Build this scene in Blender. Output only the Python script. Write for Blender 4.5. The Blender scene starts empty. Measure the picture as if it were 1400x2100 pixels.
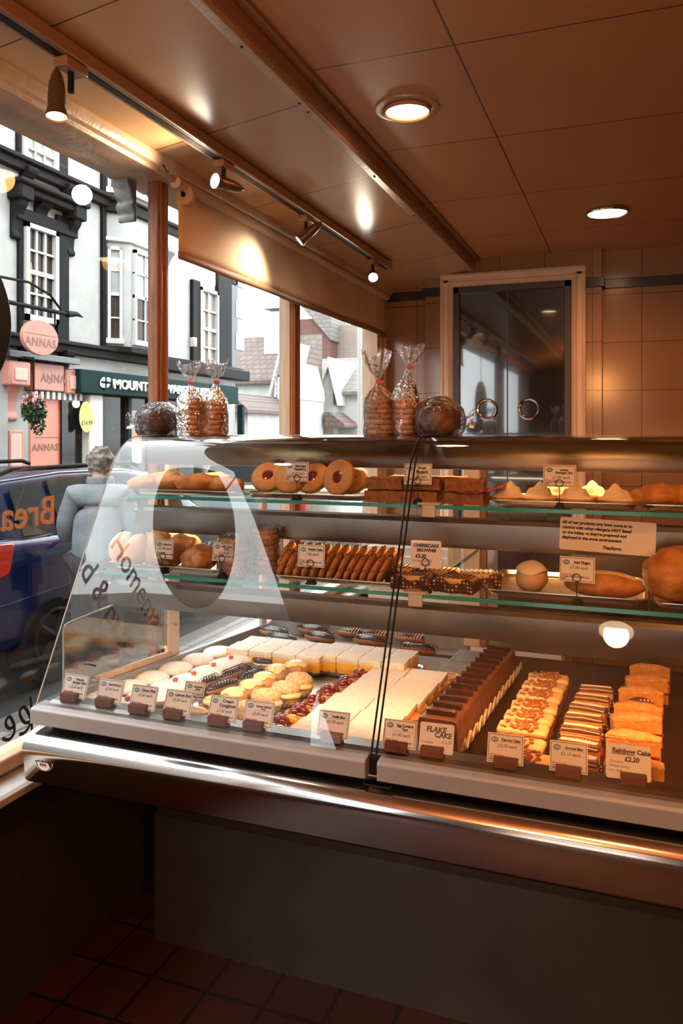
import bpy, bmesh, math, random
from mathutils import Vector, Matrix, noise as mnoise
SC = bpy.context.scene
COL = SC.collection
R = math.radians
rnd = random.Random(7)
# ------------------------------------------------------------------ camera
EYE = 1.35                       # lens height above the shop floor (m)
YAW = 20.6                       # lens turned left of the shop's depth axis
FPX, HZ = 1597.0, 885.0          # focal length and horizon row for a 1400 x 2100 frame
cd = bpy.data.cameras.new('camera'); cam = bpy.data.objects.new('camera', cd); COL.objects.link(cam)
cam.location = (0, 0, EYE); cam.rotation_euler = (R(90), 0, R(YAW))
cd.sensor_fit = 'VERTICAL'; cd.sensor_height = 36.0; cd.lens = FPX / 2100 * 36.0
cd.shift_y = -(1050 - HZ) / 2100; cd.clip_start = 0.02; cd.clip_end = 300
SC.camera = cam
# ------------------------------------------------------------------ view, sky
vs = SC.view_settings
vs.view_transform = 'Standard'; vs.look = 'None'; vs.gamma = 1.0; vs.exposure = 0.3
vs.use_curve_mapping = False
SC.cycles.use_denoising = True
SC.cycles.max_bounces = 12; SC.cycles.transparent_max_bounces = 24
SC.cycles.glossy_bounces = 6; SC.cycles.diffuse_bounces = 5
SC.cycles.caustics_reflective = False; SC.cycles.caustics_refractive = False
SC.cycles.sample_clamp_indirect = 4.0
SKY = 7.5
wd = bpy.data.worlds.new('overcast_sky'); SC.world = wd; wd.use_nodes = True
wd.node_tree.nodes['Background'].inputs[0].default_value = (0.94, 0.98, 1.0, 1)
wd.node_tree.nodes['Background'].inputs[1].default_value = SKY
WARM = (1.0, 0.38, 0.11); WHITE = (1.0, 0.78, 0.52); COOL = (0.80, 0.97, 1.0)
P_DOWN, P_SPOT, P_CASE = 32.0, 8.0, 3.6   # lamp powers (W)
def lamp(name, kind, loc, power, color, size=0.05, rot=(0, 0, 0), **kw):
    l = bpy.data.lights.new(name, kind); l.energy = power; l.color = color
    if kind == 'AREA':
        l.shape = 'RECTANGLE'; l.size = size[0]; l.size_y = size[1]
    else: l.shadow_soft_size = size
    for k, v in kw.items(): setattr(l, k, v)
    o = bpy.data.objects.new(name, l); COL.objects.link(o); o.location = loc; o.rotation_euler = rot
    return o
# ------------------------------------------------------------------ measuring
_ca, _sa = math.cos(R(YAW)), math.sin(R(YAW))
def ray(px, py):
    dx = (px - 700) / FPX
    return Vector((_ca * dx - _sa, _sa * dx + _ca, (HZ - py) / FPX))
def on(px, py, axis, v):
    d = ray(px, py); o = Vector((0, 0, EYE))
    return o + d * ((v - o[axis]) / d[axis])
DZ0, DSL, DY0 = 0.695, 0.050, 1.45        # the display deck falls slightly to the back
def deckz(y): return DZ0 - DSL * (y - DY0)
def dk(px, py, h=0.0):
    d = ray(px, py); t = (DZ0 + h + DSL * DY0 - EYE) / (d.z + DSL * d.y)
    p = Vector((0, 0, EYE)) + d * t
    if p.y < 1.480: p.y = 1.480
    return Vector((p.x, p.y, deckz(p.y)))
# ------------------------------------------------------------------ object bookkeeping
def tag(o, label=None, cat=None, group=None, kind=None):
    if label: o['label'] = label
    if cat: o['category'] = cat
    if group: o['group'] = group
    if kind: o['kind'] = kind
    return o
def thing(name, label, cat, loc=(0, 0, 0), rz=0.0, group=None):
    o = bpy.data.objects.new(name, None); COL.objects.link(o)
    o.empty_display_size = 0.05
    o.location = loc; o.rotation_euler = (0, 0, rz)
    return tag(o, label, cat, group)
def dup(o, loc=None, rot=None, label=None, scale=None, parent=None, group=None):
    c = o.copy(); COL.objects.link(c)
    if parent is not None: c.parent = parent
    if loc is not None: c.location = loc
    if rot is not None: c.rotation_euler = rot
    if scale is not None: c.scale = scale if hasattr(scale, '__len__') else (scale,) * 3
    if label: c['label'] = label
    if group: c['group'] = group
    for ch in list(o.children): dup(ch, parent=c)
    return c
ORD = ['first', 'second', 'third', 'fourth', 'fifth', 'sixth', 'seventh', 'eighth', 'ninth', 'tenth', 'eleventh', 'twelfth',
       'thirteenth', 'fourteenth', 'fifteenth', 'sixteenth']
# ------------------------------------------------------------------ materials
MATS = {}
def mat(name, col, rough=0.6, metal=0.0, col2=None, nscale=8.0, bump=0.0, bscale=40.0, spec=0.5, sss=0.0, coat=0.0, stretch=None, contrast=(0.35, 0.65), rough2=None):
    if name in MATS: return MATS[name]
    m = bpy.data.materials.new(name); m.use_nodes = True; nt = m.node_tree; N, L = nt.nodes, nt.links
    b = N['Principled BSDF']
    b.inputs['Base Color'].default_value = (*col, 1); b.inputs['Roughness'].default_value = rough
    b.inputs['Metallic'].default_value = metal; b.inputs['Specular IOR Level'].default_value = spec
    if sss: b.inputs['Subsurface Weight'].default_value = sss; b.inputs['Subsurface Radius'].default_value = (0.01, 0.005, 0.003)
    if coat: b.inputs['Coat Weight'].default_value = coat; b.inputs['Coat Roughness'].default_value = 0.08
    tc = N.new('ShaderNodeTexCoord'); mp = N.new('ShaderNodeMapping'); L.new(tc.outputs['Object'], mp.inputs[0])
    if stretch: mp.inputs['Scale'].default_value = stretch
    if col2 or rough2 is not None:
        n = N.new('ShaderNodeTexNoise'); n.inputs['Scale'].default_value = nscale; n.inputs['Detail'].default_value = 6
        L.new(mp.outputs[0], n.inputs['Vector'])
        r = N.new('ShaderNodeValToRGB'); r.color_ramp.elements[0].position = contrast[0]; r.color_ramp.elements[1].position = contrast[1]
        c2 = col2 or col
        r.color_ramp.elements[0].color = (*col, 1); r.color_ramp.elements[1].color = (*c2, 1)
        L.new(n.outputs['Fac'], r.inputs[0])
        if col2: L.new(r.outputs[0], b.inputs['Base Color'])
        if rough2 is not None:
            mr = N.new('ShaderNodeMapRange'); mr.inputs[3].default_value = rough; mr.inputs[4].default_value = rough2
            L.new(n.outputs['Fac'], mr.inputs[0]); L.new(mr.outputs[0], b.inputs['Roughness'])
    if bump:
        n2 = N.new('ShaderNodeTexNoise'); n2.inputs['Scale'].default_value = bscale; n2.inputs['Detail'].default_value = 5
        L.new(mp.outputs[0], n2.inputs['Vector'])
        bp = N.new('ShaderNodeBump'); bp.inputs['Strength'].default_value = bump; bp.inputs['Distance'].default_value = 0.01
        L.new(n2.outputs['Fac'], bp.inputs['Height']); L.new(bp.outputs[0], b.inputs['Normal'])
    MATS[name] = m
    return m
def emit(name, col, s):
    if name in MATS: return MATS[name]
    m = bpy.data.materials.new(name); m.use_nodes = True; N = m.node_tree.nodes
    N.remove(N['Principled BSDF']); e = N.new('ShaderNodeEmission'); e.inputs[0].default_value = (*col, 1); e.inputs[1].default_value = s
    m.node_tree.links.new(e.outputs[0], N['Material Output'].inputs[0]); MATS[name] = m
    return m
def glass(name, tint=(1, 1, 1), k=1.0, rough=0.0, haze=0.0, hazecol=(1, 1, 1), bump=0.0, bscale=30):
    """clear sheet: transparent, with a Fresnel mirror layer and an optional whitish film"""
    if name in MATS: return MATS[name]
    m = bpy.data.materials.new(name); m.use_nodes = True; nt = m.node_tree; N, L = nt.nodes, nt.links
    N.remove(N['Principled BSDF'])
    t = N.new('ShaderNodeBsdfTransparent'); t.inputs[0].default_value = (*tint, 1)
    g = N.new('ShaderNodeBsdfGlossy'); g.inputs['Roughness'].default_value = rough
    fr = N.new('ShaderNodeFresnel'); fr.inputs[0].default_value = 1.5
    mu = N.new('ShaderNodeMath'); mu.operation = 'MULTIPLY'; mu.inputs[1].default_value = k; mu.use_clamp = True
    L.new(fr.outputs[0], mu.inputs[0])
    mx = N.new('ShaderNodeMixShader'); L.new(mu.outputs[0], mx.inputs[0])
    base = t.outputs[0]
    if haze:
        d = N.new('ShaderNodeBsdfDiffuse'); d.inputs[0].default_value = (*hazecol, 1)
        tl = N.new('ShaderNodeBsdfTranslucent'); tl.inputs[0].default_value = (*hazecol, 1)
        m0 = N.new('ShaderNodeMixShader'); L.new(d.outputs[0], m0.inputs[1]); L.new(tl.outputs[0], m0.inputs[2])
        m1 = N.new('ShaderNodeMixShader'); m1.inputs[0].default_value = haze; L.new(t.outputs[0], m1.inputs[1]); L.new(m0.outputs[0], m1.inputs[2])
        base = m1.outputs[0]
    if bump:
        tc = N.new('ShaderNodeTexCoord'); n2 = N.new('ShaderNodeTexNoise'); n2.inputs['Scale'].default_value = bscale; n2.inputs['Detail'].default_value = 4
        L.new(tc.outputs['Object'], n2.inputs['Vector'])
        bp = N.new('ShaderNodeBump'); bp.inputs['Strength'].default_value = bump; bp.inputs['Distance'].default_value = 0.02
        L.new(n2.outputs['Fac'], bp.inputs['Height']); L.new(bp.outputs[0], g.inputs['Normal']); L.new(bp.outputs[0], fr.inputs['Normal'])
    L.new(base, mx.inputs[1]); L.new(g.outputs[0], mx.inputs[2]); L.new(mx.outputs[0], N['Material Output'].inputs[0])
    MATS[name] = m
    return m
def tiles(name, col, grout, w, h, joint=0.004, rough=0.3, axes='XZ', offset=0.0, col2=None, shift=(0, 0), bumpy=0.3, spec=0.5, gloss_noise=0.0):
    """rectangular tiles from a brick texture laid in object space"""
    if name in MATS: return MATS[name]
    m = bpy.data.materials.new(name); m.use_nodes = True; nt = m.node_tree; N, L = nt.nodes, nt.links
    b = N['Principled BSDF']; b.inputs['Roughness'].default_value = rough; b.inputs['Specular IOR Level'].default_value = spec
    tc = N.new('ShaderNodeTexCoord'); sp = N.new('ShaderNodeSeparateXYZ'); cb = N.new('ShaderNodeCombineXYZ'); L.new(tc.outputs['Object'], sp.inputs[0])
    for i, ax in enumerate(axes):
        ad = N.new('ShaderNodeMath'); ad.inputs[1].default_value = shift[i]; L.new(sp.outputs[ax], ad.inputs[0]); L.new(ad.outputs[0], cb.inputs[i])
    br = N.new('ShaderNodeTexBrick'); br.offset = offset; br.inputs['Scale'].default_value = 1.0
    br.inputs['Brick Width'].default_value = w; br.inputs['Row Height'].default_value = h
    br.inputs['Mortar Size'].default_value = joint; br.inputs['Mortar Smooth'].default_value = 0.2
    c2 = col2 or tuple(c * 0.92 for c in col)
    br.inputs['Color1'].default_value = (*col, 1); br.inputs['Color2'].default_value = (*c2, 1); br.inputs['Mortar'].default_value = (*grout, 1)
    L.new(cb.outputs[0], br.inputs['Vector'])
    n = N.new('ShaderNodeTexNoise'); n.inputs['Scale'].default_value = 5; n.inputs['Detail'].default_value = 6; L.new(tc.outputs['Object'], n.inputs['Vector'])
    mx = N.new('ShaderNodeMix'); mx.data_type = 'RGBA'; mx.blend_type = 'MULTIPLY'; mx.inputs[0].default_value = 0.35
    L.new(br.outputs['Color'], mx.inputs[6]); L.new(n.outputs['Color'], mx.inputs[7]); 
    rp = N.new('ShaderNodeValToRGB'); rp.color_ramp.elements[0].color = (0.55, 0.55, 0.55, 1); rp.color_ramp.elements[1].color = (1, 1, 1, 1); L.new(n.outputs['Fac'], rp.inputs[0])
    L.new(rp.outputs[0], mx.inputs[7]); L.new(mx.outputs[2], b.inputs['Base Color'])
    inv = N.new('ShaderNodeMath'); inv.operation = 'SUBTRACT'; inv.inputs[0].default_value = 1.0; L.new(br.outputs['Fac'], inv.inputs[1])
    bp = N.new('ShaderNodeBump'); bp.inputs['Strength'].default_value = bumpy; bp.inputs['Distance'].default_value = 0.004
    L.new(inv.outputs[0], bp.inputs['Height']); L.new(bp.outputs[0], b.inputs['Normal'])
    MATS[name] = m
    return m
# ------------------------------------------------------------------ mesh collector
class MB:
    def __init__(s): s.v = []; s.f = []; s.M = Matrix.Identity(4)
    def add(s, vs, fs):
        o = len(s.v); s.v += [s.M @ Vector(p) for p in vs]; s.f += [tuple(i + o for i in q) for q in fs]; return s
    def box(s, x0, x1, y0, y1, z0, z1):
        vs = [(x, y, z) for x in (x0, x1) for y in (y0, y1) for z in (z0, z1)]
        return s.add(vs, [(0, 1, 3, 2), (4, 6, 7, 5), (0, 4, 5, 1), (2, 3, 7, 6), (0, 2, 6, 4), (1, 5, 7, 3)])
    def cbox(s, c, d, rot=None):
        M0 = s.M
        s.M = M0 @ Matrix.Translation(c) @ (rot.to_4x4() if rot else Matrix.Identity(4))
        s.box(-d[0] / 2, d[0] / 2, -d[1] / 2, d[1] / 2, -d[2] / 2, d[2] / 2); s.M = M0
        return s
    def loft(s, rings, cap0=True, cap1=True, closed=True):
        n = len(rings[0]); vs = [p for r in rings for p in r]; fs = []
        for i in range(len(rings) - 1):
            for j in range(n if closed else n - 1):
                k = (j + 1) % n
                fs.append((i * n + j, i * n + k, (i + 1) * n + k, (i + 1) * n + j))
        if cap0: fs.append(tuple(range(n - 1, -1, -1)))
        if cap1: fs.append(tuple((len(rings) - 1) * n + j for j in range(n)))
        return s.add(vs, fs)
    def lathe(s, prof, n=24, c=(0, 0, 0), wob=0.0, flute=0, famp=0.0, caps=True):
        rings = []
        for (r, z) in prof:
            ring = []
            for j in range(n):
                a = 2 * math.pi * j / n
                rr = r * (1 + (famp * math.cos(flute * a) if flute else 0))
                if wob: rr *= 1 + wob * mnoise.noise(Vector((math.cos(a) * 1.3 + c[0] * 50, math.sin(a) * 1.3 + c[1] * 50, z * 20)))
                ring.append((c[0] + rr * math.cos(a), c[1] + rr * math.sin(a), c[2] + z))
            rings.append(ring)
        return s.loft(rings, caps, caps)
    def tube(s, pts, r, n=8, caps=True):
        pts = [Vector(p) for p in pts]; rr = r if hasattr(r, '__len__') else [r] * len(pts); rings = []
        up = None
        for i, p in enumerate(pts):
            d = (pts[min(i + 1, len(pts) - 1)] - pts[max(i - 1, 0)]).normalized()
            if up is None: up = Vector((0, 0, 1)) if abs(d.z) < 0.9 else Vector((1, 0, 0))
            u = (up - d * up.dot(d)).normalized(); w = d.cross(u); up = u
            rings.append([p + (u * math.cos(2 * math.pi * j / n) + w * math.sin(2 * math.pi * j / n)) * rr[i] for j in range(n)])
        return s.loft(rings, caps, caps)
    def ring(s, c, rad, r, axis='Y', n=20, m=6):
        pts = []
        for i in range(n + 1):
            a = 2 * math.pi * i / n; q = (math.cos(a) * rad, math.sin(a) * rad)
            pts.append(Vector(c) + Vector({'Y': (q[0], 0, q[1]), 'X': (0, q[0], q[1]), 'Z': (q[0], q[1], 0)}[axis]))
        return s.tube(pts, r, m, False)
    def ell(s, c, d, nu=16, nv=10, amp=0.0, fs=1.0, flat=None):
        rings = []
        for i in range(1, nv):
            t = math.pi * i / nv - math.pi / 2; ring = []
            for j in range(nu):
                a = 2 * math.pi * j / nu
                p = Vector((math.cos(t) * math.cos(a), math.cos(t) * math.sin(a), math.sin(t)))
                if amp: p *= 1 + amp * mnoise.noise(p * fs + Vector(c) * 37)
                q = Vector((c[0] + p.x * d[0], c[1] + p.y * d[1], c[2] + p.z * d[2]))
                if flat is not None and q.z < flat: q.z = flat
                ring.append(q)
            rings.append(ring)
        return s.loft(rings)
    def prism(s, poly, axis, lo, hi):
        """poly in the two other axes (in order), extruded along axis"""
        def mk(p, t): return {'X': (t, p[0], p[1]), 'Y': (p[0], t, p[1]), 'Z': (p[0], p[1], t)}[axis]
        return s.loft([[mk(p, lo) for p in poly], [mk(p, hi) for p in poly]])
    def sheet(s, fn, nu, nv):
        vs = [fn(i / nu, j / nv) for i in range(nu + 1) for j in range(nv + 1)]
        fs = [(i * (nv + 1) + j, (i + 1) * (nv + 1) + j, (i + 1) * (nv + 1) + j + 1, i * (nv + 1) + j + 1) for i in range(nu) for j in range(nv)]
        return s.add(vs, fs)
    def jitter(s, amp, scale, seed=0.0):
        o = Vector((seed * 3.1, seed * 1.7, seed * 5.3))
        s.v = [p + mnoise.noise_vector(p * scale + o) * amp for p in s.v]; return s
    def mesh(s, name, m, smooth=35, ms=None):
        me = bpy.data.meshes.new(name); me.from_pydata([tuple(p) for p in s.v], [], s.f)
        bm = bmesh.new(); bm.from_mesh(me); bmesh.ops.recalc_face_normals(bm, faces=bm.faces); bm.to_mesh(me); bm.free()
        if m: me.materials.append(m)
        if smooth:
            me.shade_smooth()
            if smooth < 180: me.set_sharp_from_angle(angle=R(smooth))
        return me
    def build(s, name, m, parent=None, smooth=35, bevel=0.0, seg=2, sub=0, loc=None, rot=None, solid=0.0):
        o = bpy.data.objects.new(name, s.mesh(name, m, smooth)); COL.objects.link(o)
        if parent: o.parent = parent
        if loc is not None: o.location = loc
        if rot is not None: o.rotation_euler = rot
        if solid:
            md = o.modifiers.new('solid', 'SOLIDIFY'); md.thickness = solid; md.offset = 0
        if bevel:
            md = o.modifiers.new('bevel', 'BEVEL'); md.width = bevel; md.segments = seg; md.limit_method = 'ANGLE'; md.angle_limit = R(40)
        if sub:
            md = o.modifiers.new('sub', 'SUBSURF'); md.levels = sub; md.render_levels = sub
        return o
def structure(o, label=None):
    o['kind'] = 'structure'
    if label: o['label'] = label
    return o
_tx = {}
def text_mesh(txt, size, m, align='LEFT', shear=0.0, weight=0.0, ext=0.0002, space=1.0):
    key = (txt, size, m.name, align, shear, weight, ext, space)
    if key in _tx: return _tx[key]
    c = bpy.data.curves.new('lettering', 'FONT'); c.body = txt; c.size = size; c.align_x = align; c.shear = shear
    c.offset = weight; c.extrude = ext; c.resolution_u = 3; c.space_character = space; c.space_line = 0.9
    o = bpy.data.objects.new('lettering', c); COL.objects.link(o)
    dg = bpy.context.evaluated_depsgraph_get(); dg.update()
    me = bpy.data.meshes.new_from_object(o.evaluated_get(dg)); me.materials.clear(); me.materials.append(m)
    bpy.data.objects.remove(o); bpy.data.curves.remove(c)
    _tx[key] = me
    return me
def text(name, txt, size, m, M, parent=None, **kw):
    o = bpy.data.objects.new(name, text_mesh(txt, size, m, **kw)); COL.objects.link(o)
    if parent: o.parent = parent
    o.matrix_local = M
    return o
def T(x, y, z): return Matrix.Translation((x, y, z))
def RX(a): return Matrix.Rotation(R(a), 4, 'X')
def RY(a): return Matrix.Rotation(R(a), 4, 'Y')
def RZ(a): return Matrix.Rotation(R(a), 4, 'Z')
def smooth_poly(pts, r, n=4):
    """round the corners of a closed 2-D polygon"""
    out = []; k = len(pts)
    for i in range(k):
        p0, p, p1 = Vector(pts[i - 1]), Vector(pts[i]), Vector(pts[(i + 1) % k])
        a, b = (p0 - p), (p1 - p); rr = min(r, a.length * 0.45, b.length * 0.45); a.normalize(); b.normalize()
        for j in range(n + 1):
            t = j / n; q = (p + a * rr) * (1 - t) ** 2 + p * 2 * t * (1 - t) + (p + b * rr) * t ** 2; out.append((q.x, q.y))
    return out
def wpart(mb, name, m, parent, **kw):
    """part given in world coordinates under an unrotated thing"""
    o = mb.build(name, m, parent, **kw); o.location = -parent.location
    return o
def wtext(name, txt, size, m, M, parent, **kw):
    o = text(name, txt, size, m, Matrix.Translation(-parent.location) @ M, parent, **kw); return o
# ================================================================== ROOM SHELL
XW, YB, XR, YF = -1.36, 4.24, 1.75, -2.3       # window wall, back wall, right wall, street-door wall
ZB, ZC, ZL = 2.214, 2.28, 2.135                # beam underside, right ceiling, left ceiling at the window
m_floor = tiles('quarry tile floor', (0.042, 0.010, 0.005), (0.010, 0.005, 0.004), 0.151, 0.151, 0.006, 0.42, 'XY', shift=(0.06, 0.02), col2=(0.032, 0.008, 0.004), spec=0.22)
m_tile = tiles('glazed cream wall tile', (0.31, 0.165, 0.085), (0.12, 0.06, 0.035), 0.235, 0.246, 0.003, 0.16, 'XZ', shift=(0.2, -0.085 + 0.246 * 8), col2=(0.28, 0.15, 0.077), bumpy=0.15)
m_dark_tile = mat('dark border tile', (0.02, 0.022, 0.028), 0.2)
m_plaster = mat('painted plaster', (0.50, 0.40, 0.32), 0.6, col2=(0.42, 0.33, 0.26), nscale=3)
m_dark_plaster = mat('brown painted plaster', (0.022, 0.015, 0.011), 0.7, col2=(0.015, 0.010, 0.008), nscale=3)
m_ceilr = tiles('ceiling panel right', (0.64, 0.275, 0.105), (0.13, 0.05, 0.02), 1.2, 0.622, 0.003, 0.45, 'XY', shift=(0.405 + 2.4, 5 * 0.622 - 1.85 + 0.622 * 3), col2=(0.60, 0.255, 0.095), bumpy=0.6, spec=0.3)
m_ceill = tiles('ceiling panel left', (0.64, 0.35, 0.17), (0.11, 0.05, 0.02), 3.0, 0.613, 0.0025, 0.27, 'XY', shift=(2.5, 5 * 0.613 - 1.89 + 0.613 * 3), col2=(0.60, 0.325, 0.155), bumpy=0.5, spec=0.22)
m_paint = mat('old cream gloss paint', (0.60, 0.38, 0.23), 0.35, col2=(0.46, 0.27, 0.15), nscale=12, bump=0.15, bscale=60)
m_wood = mat('stained brown window timber', (0.30, 0.12, 0.05), 0.4, col2=(0.17, 0.06, 0.025), nscale=14, stretch=(6, 6, 0.5), bump=0.1)
m_woodl = mat('pale tan window timber', (0.56, 0.37, 0.24), 0.4, col2=(0.47, 0.29, 0.18), nscale=14, stretch=(6, 6, 0.5))
m_beam = mat('brown beam paint', (0.34, 0.16, 0.08), 0.45, col2=(0.26, 0.12, 0.06), nscale=6)
m_sill = mat('white sill paint', (0.45, 0.45, 0.44), 0.4, col2=(0.30, 0.28, 0.26), nscale=9)
structure(MB().box(XW - .1, XR + .1, YF - .1, YB + .1, -0.06, 0).build('floor', m_floor, smooth=0), 'dark red quarry tile floor')
# ceiling: sloping left strip by the window, beam, higher right field
structure(MB().prism([(XW - .1, ZL - .01), (-0.834, ZB), (-0.834, ZB + .12), (XW - .1, ZL + .12)], 'Y', YF, YB + .1).build('ceiling', m_ceill, smooth=0), 'low cream panelled ceiling strip beside the window')
structure(MB().box(-0.834, XR + .1, YF, YB + .1, ZC, ZC + .08).build('ceiling', m_ceilr, smooth=0), 'higher cream panelled ceiling over the shop')
bm_ = MB().box(-0.836, -0.806, YF, YB - .01, ZB - .004, ZB + .03)
structure(bm_.build('trim_1', m_paint, bevel=.003), 'pale strip along the lower edge of the ceiling beam')
structure(MB().box(-0.833, -0.80, YF, YB - .01, ZB + .012, ZC).box(-0.80, -0.775, YF, YB - .01, ZC - .012, ZC).build('trim_2', m_beam, bevel=.003), 'brown upstand of the ceiling beam')
scr = MB()
for y in (1.55, 1.87, 1.93, 2.5, 3.0, 3.12, 3.7): scr.lathe([(0.004, 0), (0.0035, -.0025), (0.0, -.003)], 10, (-0.821, y, ZB - .004))
o = scr.build('screw', mat('dark screw', (0.03, 0.025, 0.02), 0.4, 0.8), bpy.data.objects['trim_1']); o['kind'] = 'stuff'
# walls
structure(MB().box(XW - .1, XR + .1, YB, YB + .1, 0, ZC).build('wall_back', m_tile, smooth=0), 'cream tiled back wall')
structure(MB().box(XR, XR + .1, YF, YB, 0, ZC).build('wall_right', m_dark_plaster, smooth=0))
wf = MB().box(XW - .1, -0.75, YF - .1, YF, 0, ZC).box(0.15, XR + .1, YF - .1, YF, 0, ZC).box(-0.75, 0.15, YF - .1, YF, 2.05, ZC)
structure(wf.build('wall_front', m_dark_plaster, smooth=0))
structure(MB().box(XW - .1, XW + .0, YF, YB, 0, 0.535).build('wall_left', m_dark_plaster, smooth=0), 'low wall under the shop window')
# pilaster around the hatch, bulkhead, dark border
structure(MB().box(-1.075, -0.155, YB - .07, YB, 0, 2.30).build('wall_back', m_tile, smooth=0), 'tiled pilaster framing the hatch')
dt = MB().box(XW, -1.075, YB - .012, YB, 2.085, 2.135).box(-1.09, -.985, YB - .085, YB - .07, 2.085, 2.135).box(-.235, -.14, YB - .085, YB - .07, 2.085, 2.135).box(-.155, XR, YB - .012, YB, 2.085, 2.135)
structure(dt.build('trim_3', m_dark_tile, bevel=.003), 'dark border tile band along the back wall')
# ---- shop window: posts, header, sill, glass
structure(MB().prism([(XW - .10, .535), (XW - .1, .575), (XW + .01, .575), (XW + .02, .566), (-1.28, .562), (-1.272, .556), (-1.272, .540), (-1.29, .535)], 'Y', YF, YB).build('sill', m_sill, smooth=30, bevel=.002), 'white painted window sill')
structure(MB().box(XW - .03, XW + .03, YF, YB, .575, .61).build('trim_4', m_woodl, bevel=.006), 'bottom rail of the shop window')
structure(MB().prism([(-1.46, ZL - .03), (-1.30, ZL - .03), (-1.296, ZL - .018), (-1.284, ZL - .014), (-1.276, ZL + .003), (-1.276, ZL + .05), (-1.46, ZL + .05)], 'Y', YF, YB).build('trim_5', m_paint, bevel=.002), 'worn cream header over the shop window')
def post(y0, y1, name, m, x0=XW - .045, x1=XW + .045):
    mb = MB(); w = y1 - y0
    mb.box(x0, x1, y0, y1, .575, ZL - .02)
    for k in (0.28, 0.72): mb.tube([(x1, y0 + w * k, .61), (x1, y0 + w * k, ZL - .03)], .006, 6)
    return structure(mb.build(name, m, bevel=.004))
post(1.995, 2.055, 'trim_6', m_wood, XW - .015, XW + .02)['label'] = 'brown timber post of the shop window with a carved bracket outside'
post(2.955, 3.01, 'trim_7', m_woodl, XW - .03, XW + .02)['label'] = 'tan timber window post in the middle of the window'
post(3.02, 3.10, 'trim_8', m_wood, XW - .03, XW + .005)['label'] = 'brown timber opening frame beside the tan window post'
post(4.06, 4.24, 'trim_9', m_woodl)['label'] = 'tan window post against the back wall'
post(-0.15, -0.07, 'trim_10', m_wood); post(-2.3, -2.2, 'trim_11', m_wood)
wl = MB(); wl.tube([(XW + .05, 3.06, 1.33), (XW + .075, 3.06, 1.33)], .006); wl.cbox((XW + .08, 3.06, 1.33), (.012, .05, .014))
wl.build('latch', m_wood, bpy.data.objects['trim_8'], bevel=.003)
m_win = glass('shop window glass', (0.96, 0.985, 0.98), 1.15)
for k, (a_, b_) in enumerate([(-2.2, -.15), (-.07, 1.985), (2.065, 2.955), (3.10, 4.06)]):
    g = MB().add([(XW, a_, .6), (XW, b_, .6), (XW, b_, ZL - .02), (XW, a_, ZL - .02)], [(0, 1, 2, 3)]).build('window_%d' % (k + 1), m_win, smooth=0)
    structure(g)
# carved bracket under the eaves outside, by the post
m_carve = mat('weathered grey carved timber', (0.42, 0.42, 0.40), 0.7, col2=(0.16, 0.15, 0.14), nscale=20, bump=.3)
cv = thing('carved_bracket', 'grey carved scroll bracket outside at the top of the brown window post', 'bracket', (XW - .10, 1.98, 1.98))
prof = [(0, 0), (.02, .0), (.03, .03), (.02, .05), (.045, .08), (.05, .11), (.03, .13), (.06, .17), (.075, .21), (.095, .24), (.10, .29), (0, .29)]
wpart(MB().prism([(1.99 - p[0] * .48, 1.985 + p[1] * .45) for p in smooth_poly(prof, .02, 3)], 'X', XW - .11, XW - .05), 'scroll_body', m_carve, cv, bevel=.004)
wpart(MB().box(XW - .12, XW - .045, 1.93, 1.995, 2.11, 2.135), 'cap', m_carve, cv, bevel=.005)
# street door behind (clear glass) that lets daylight in over the floor
door = MB().box(-.75, -.67, YF - .06, YF - .01, 0, 2.05).box(.07, .15, YF - .06, YF - .01, 0, 2.05).box(-.67, .07, YF - .06, YF - .01, 1.95, 2.05).box(-.67, .07, YF - .06, YF - .01, 0, .2)
structure(door.build('door_1', m_wood, bevel=.004))
structure(MB().add([(-.67, YF - .03, .2), (.07, YF - .03, .2), (.07, YF - .03, 1.95), (-.67, YF - .03, 1.95)], [(0, 1, 2, 3)]).build('door_glass', m_win, smooth=0))
# ---- hatch with two dark sliding panes in the back wall
m_arch = mat('cream moulded architrave', (0.72, 0.55, 0.42), 0.35, col2=(0.66, 0.5, 0.38), nscale=10)
m_hframe = mat('dark brown hatch frame', (0.035, 0.022, 0.016), 0.35)
m_hglass = mat('dark sliding glass', (0.012, 0.012, 0.012), 0.03, spec=1.0, coat=1.0)
m_steel_r = mat('polished steel', (0.62, 0.60, 0.57), 0.12, 1.0)
ha = MB(); yh = YB - .07
x0, x1, zt = -0.985, -0.232, 2.197
pr = [(0, 0), (0, .03), (.012, .034), (.02, .026), (.04, .026), (.046, .034), (.06, .022), (.075, .018), (.075, 0)]
ha.prism([(x0 + p[0], yh - p[1]) for p in pr], 'Z', .5, zt - .03)
ha.prism([(x1 - p[0], yh - p[1]) for p in pr], 'Z', .5, zt - .03)
ha.prism([(yh - p[1], zt - p[0]) for p in pr], 'X', x0, x1)
w2 = structure(ha.build('window_5', m_arch, smooth=30), 'cream moulded hatch in the back wall with dark sliding panes')
hf = MB(); xi0, xi1, zi = x0 + .07, x1 - .07, zt - .07
hf.box(xi0, xi0 + .035, yh - .03, yh - .004, .5, zi).box(xi1 - .035, xi1, yh - .03, yh - .004, .5, zi).box(xi0, xi1, yh - .03, yh - .004, zi - .035, zi)
hf.build('window_frame', m_hframe, w2, bevel=.003)
xm = -.625
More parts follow.
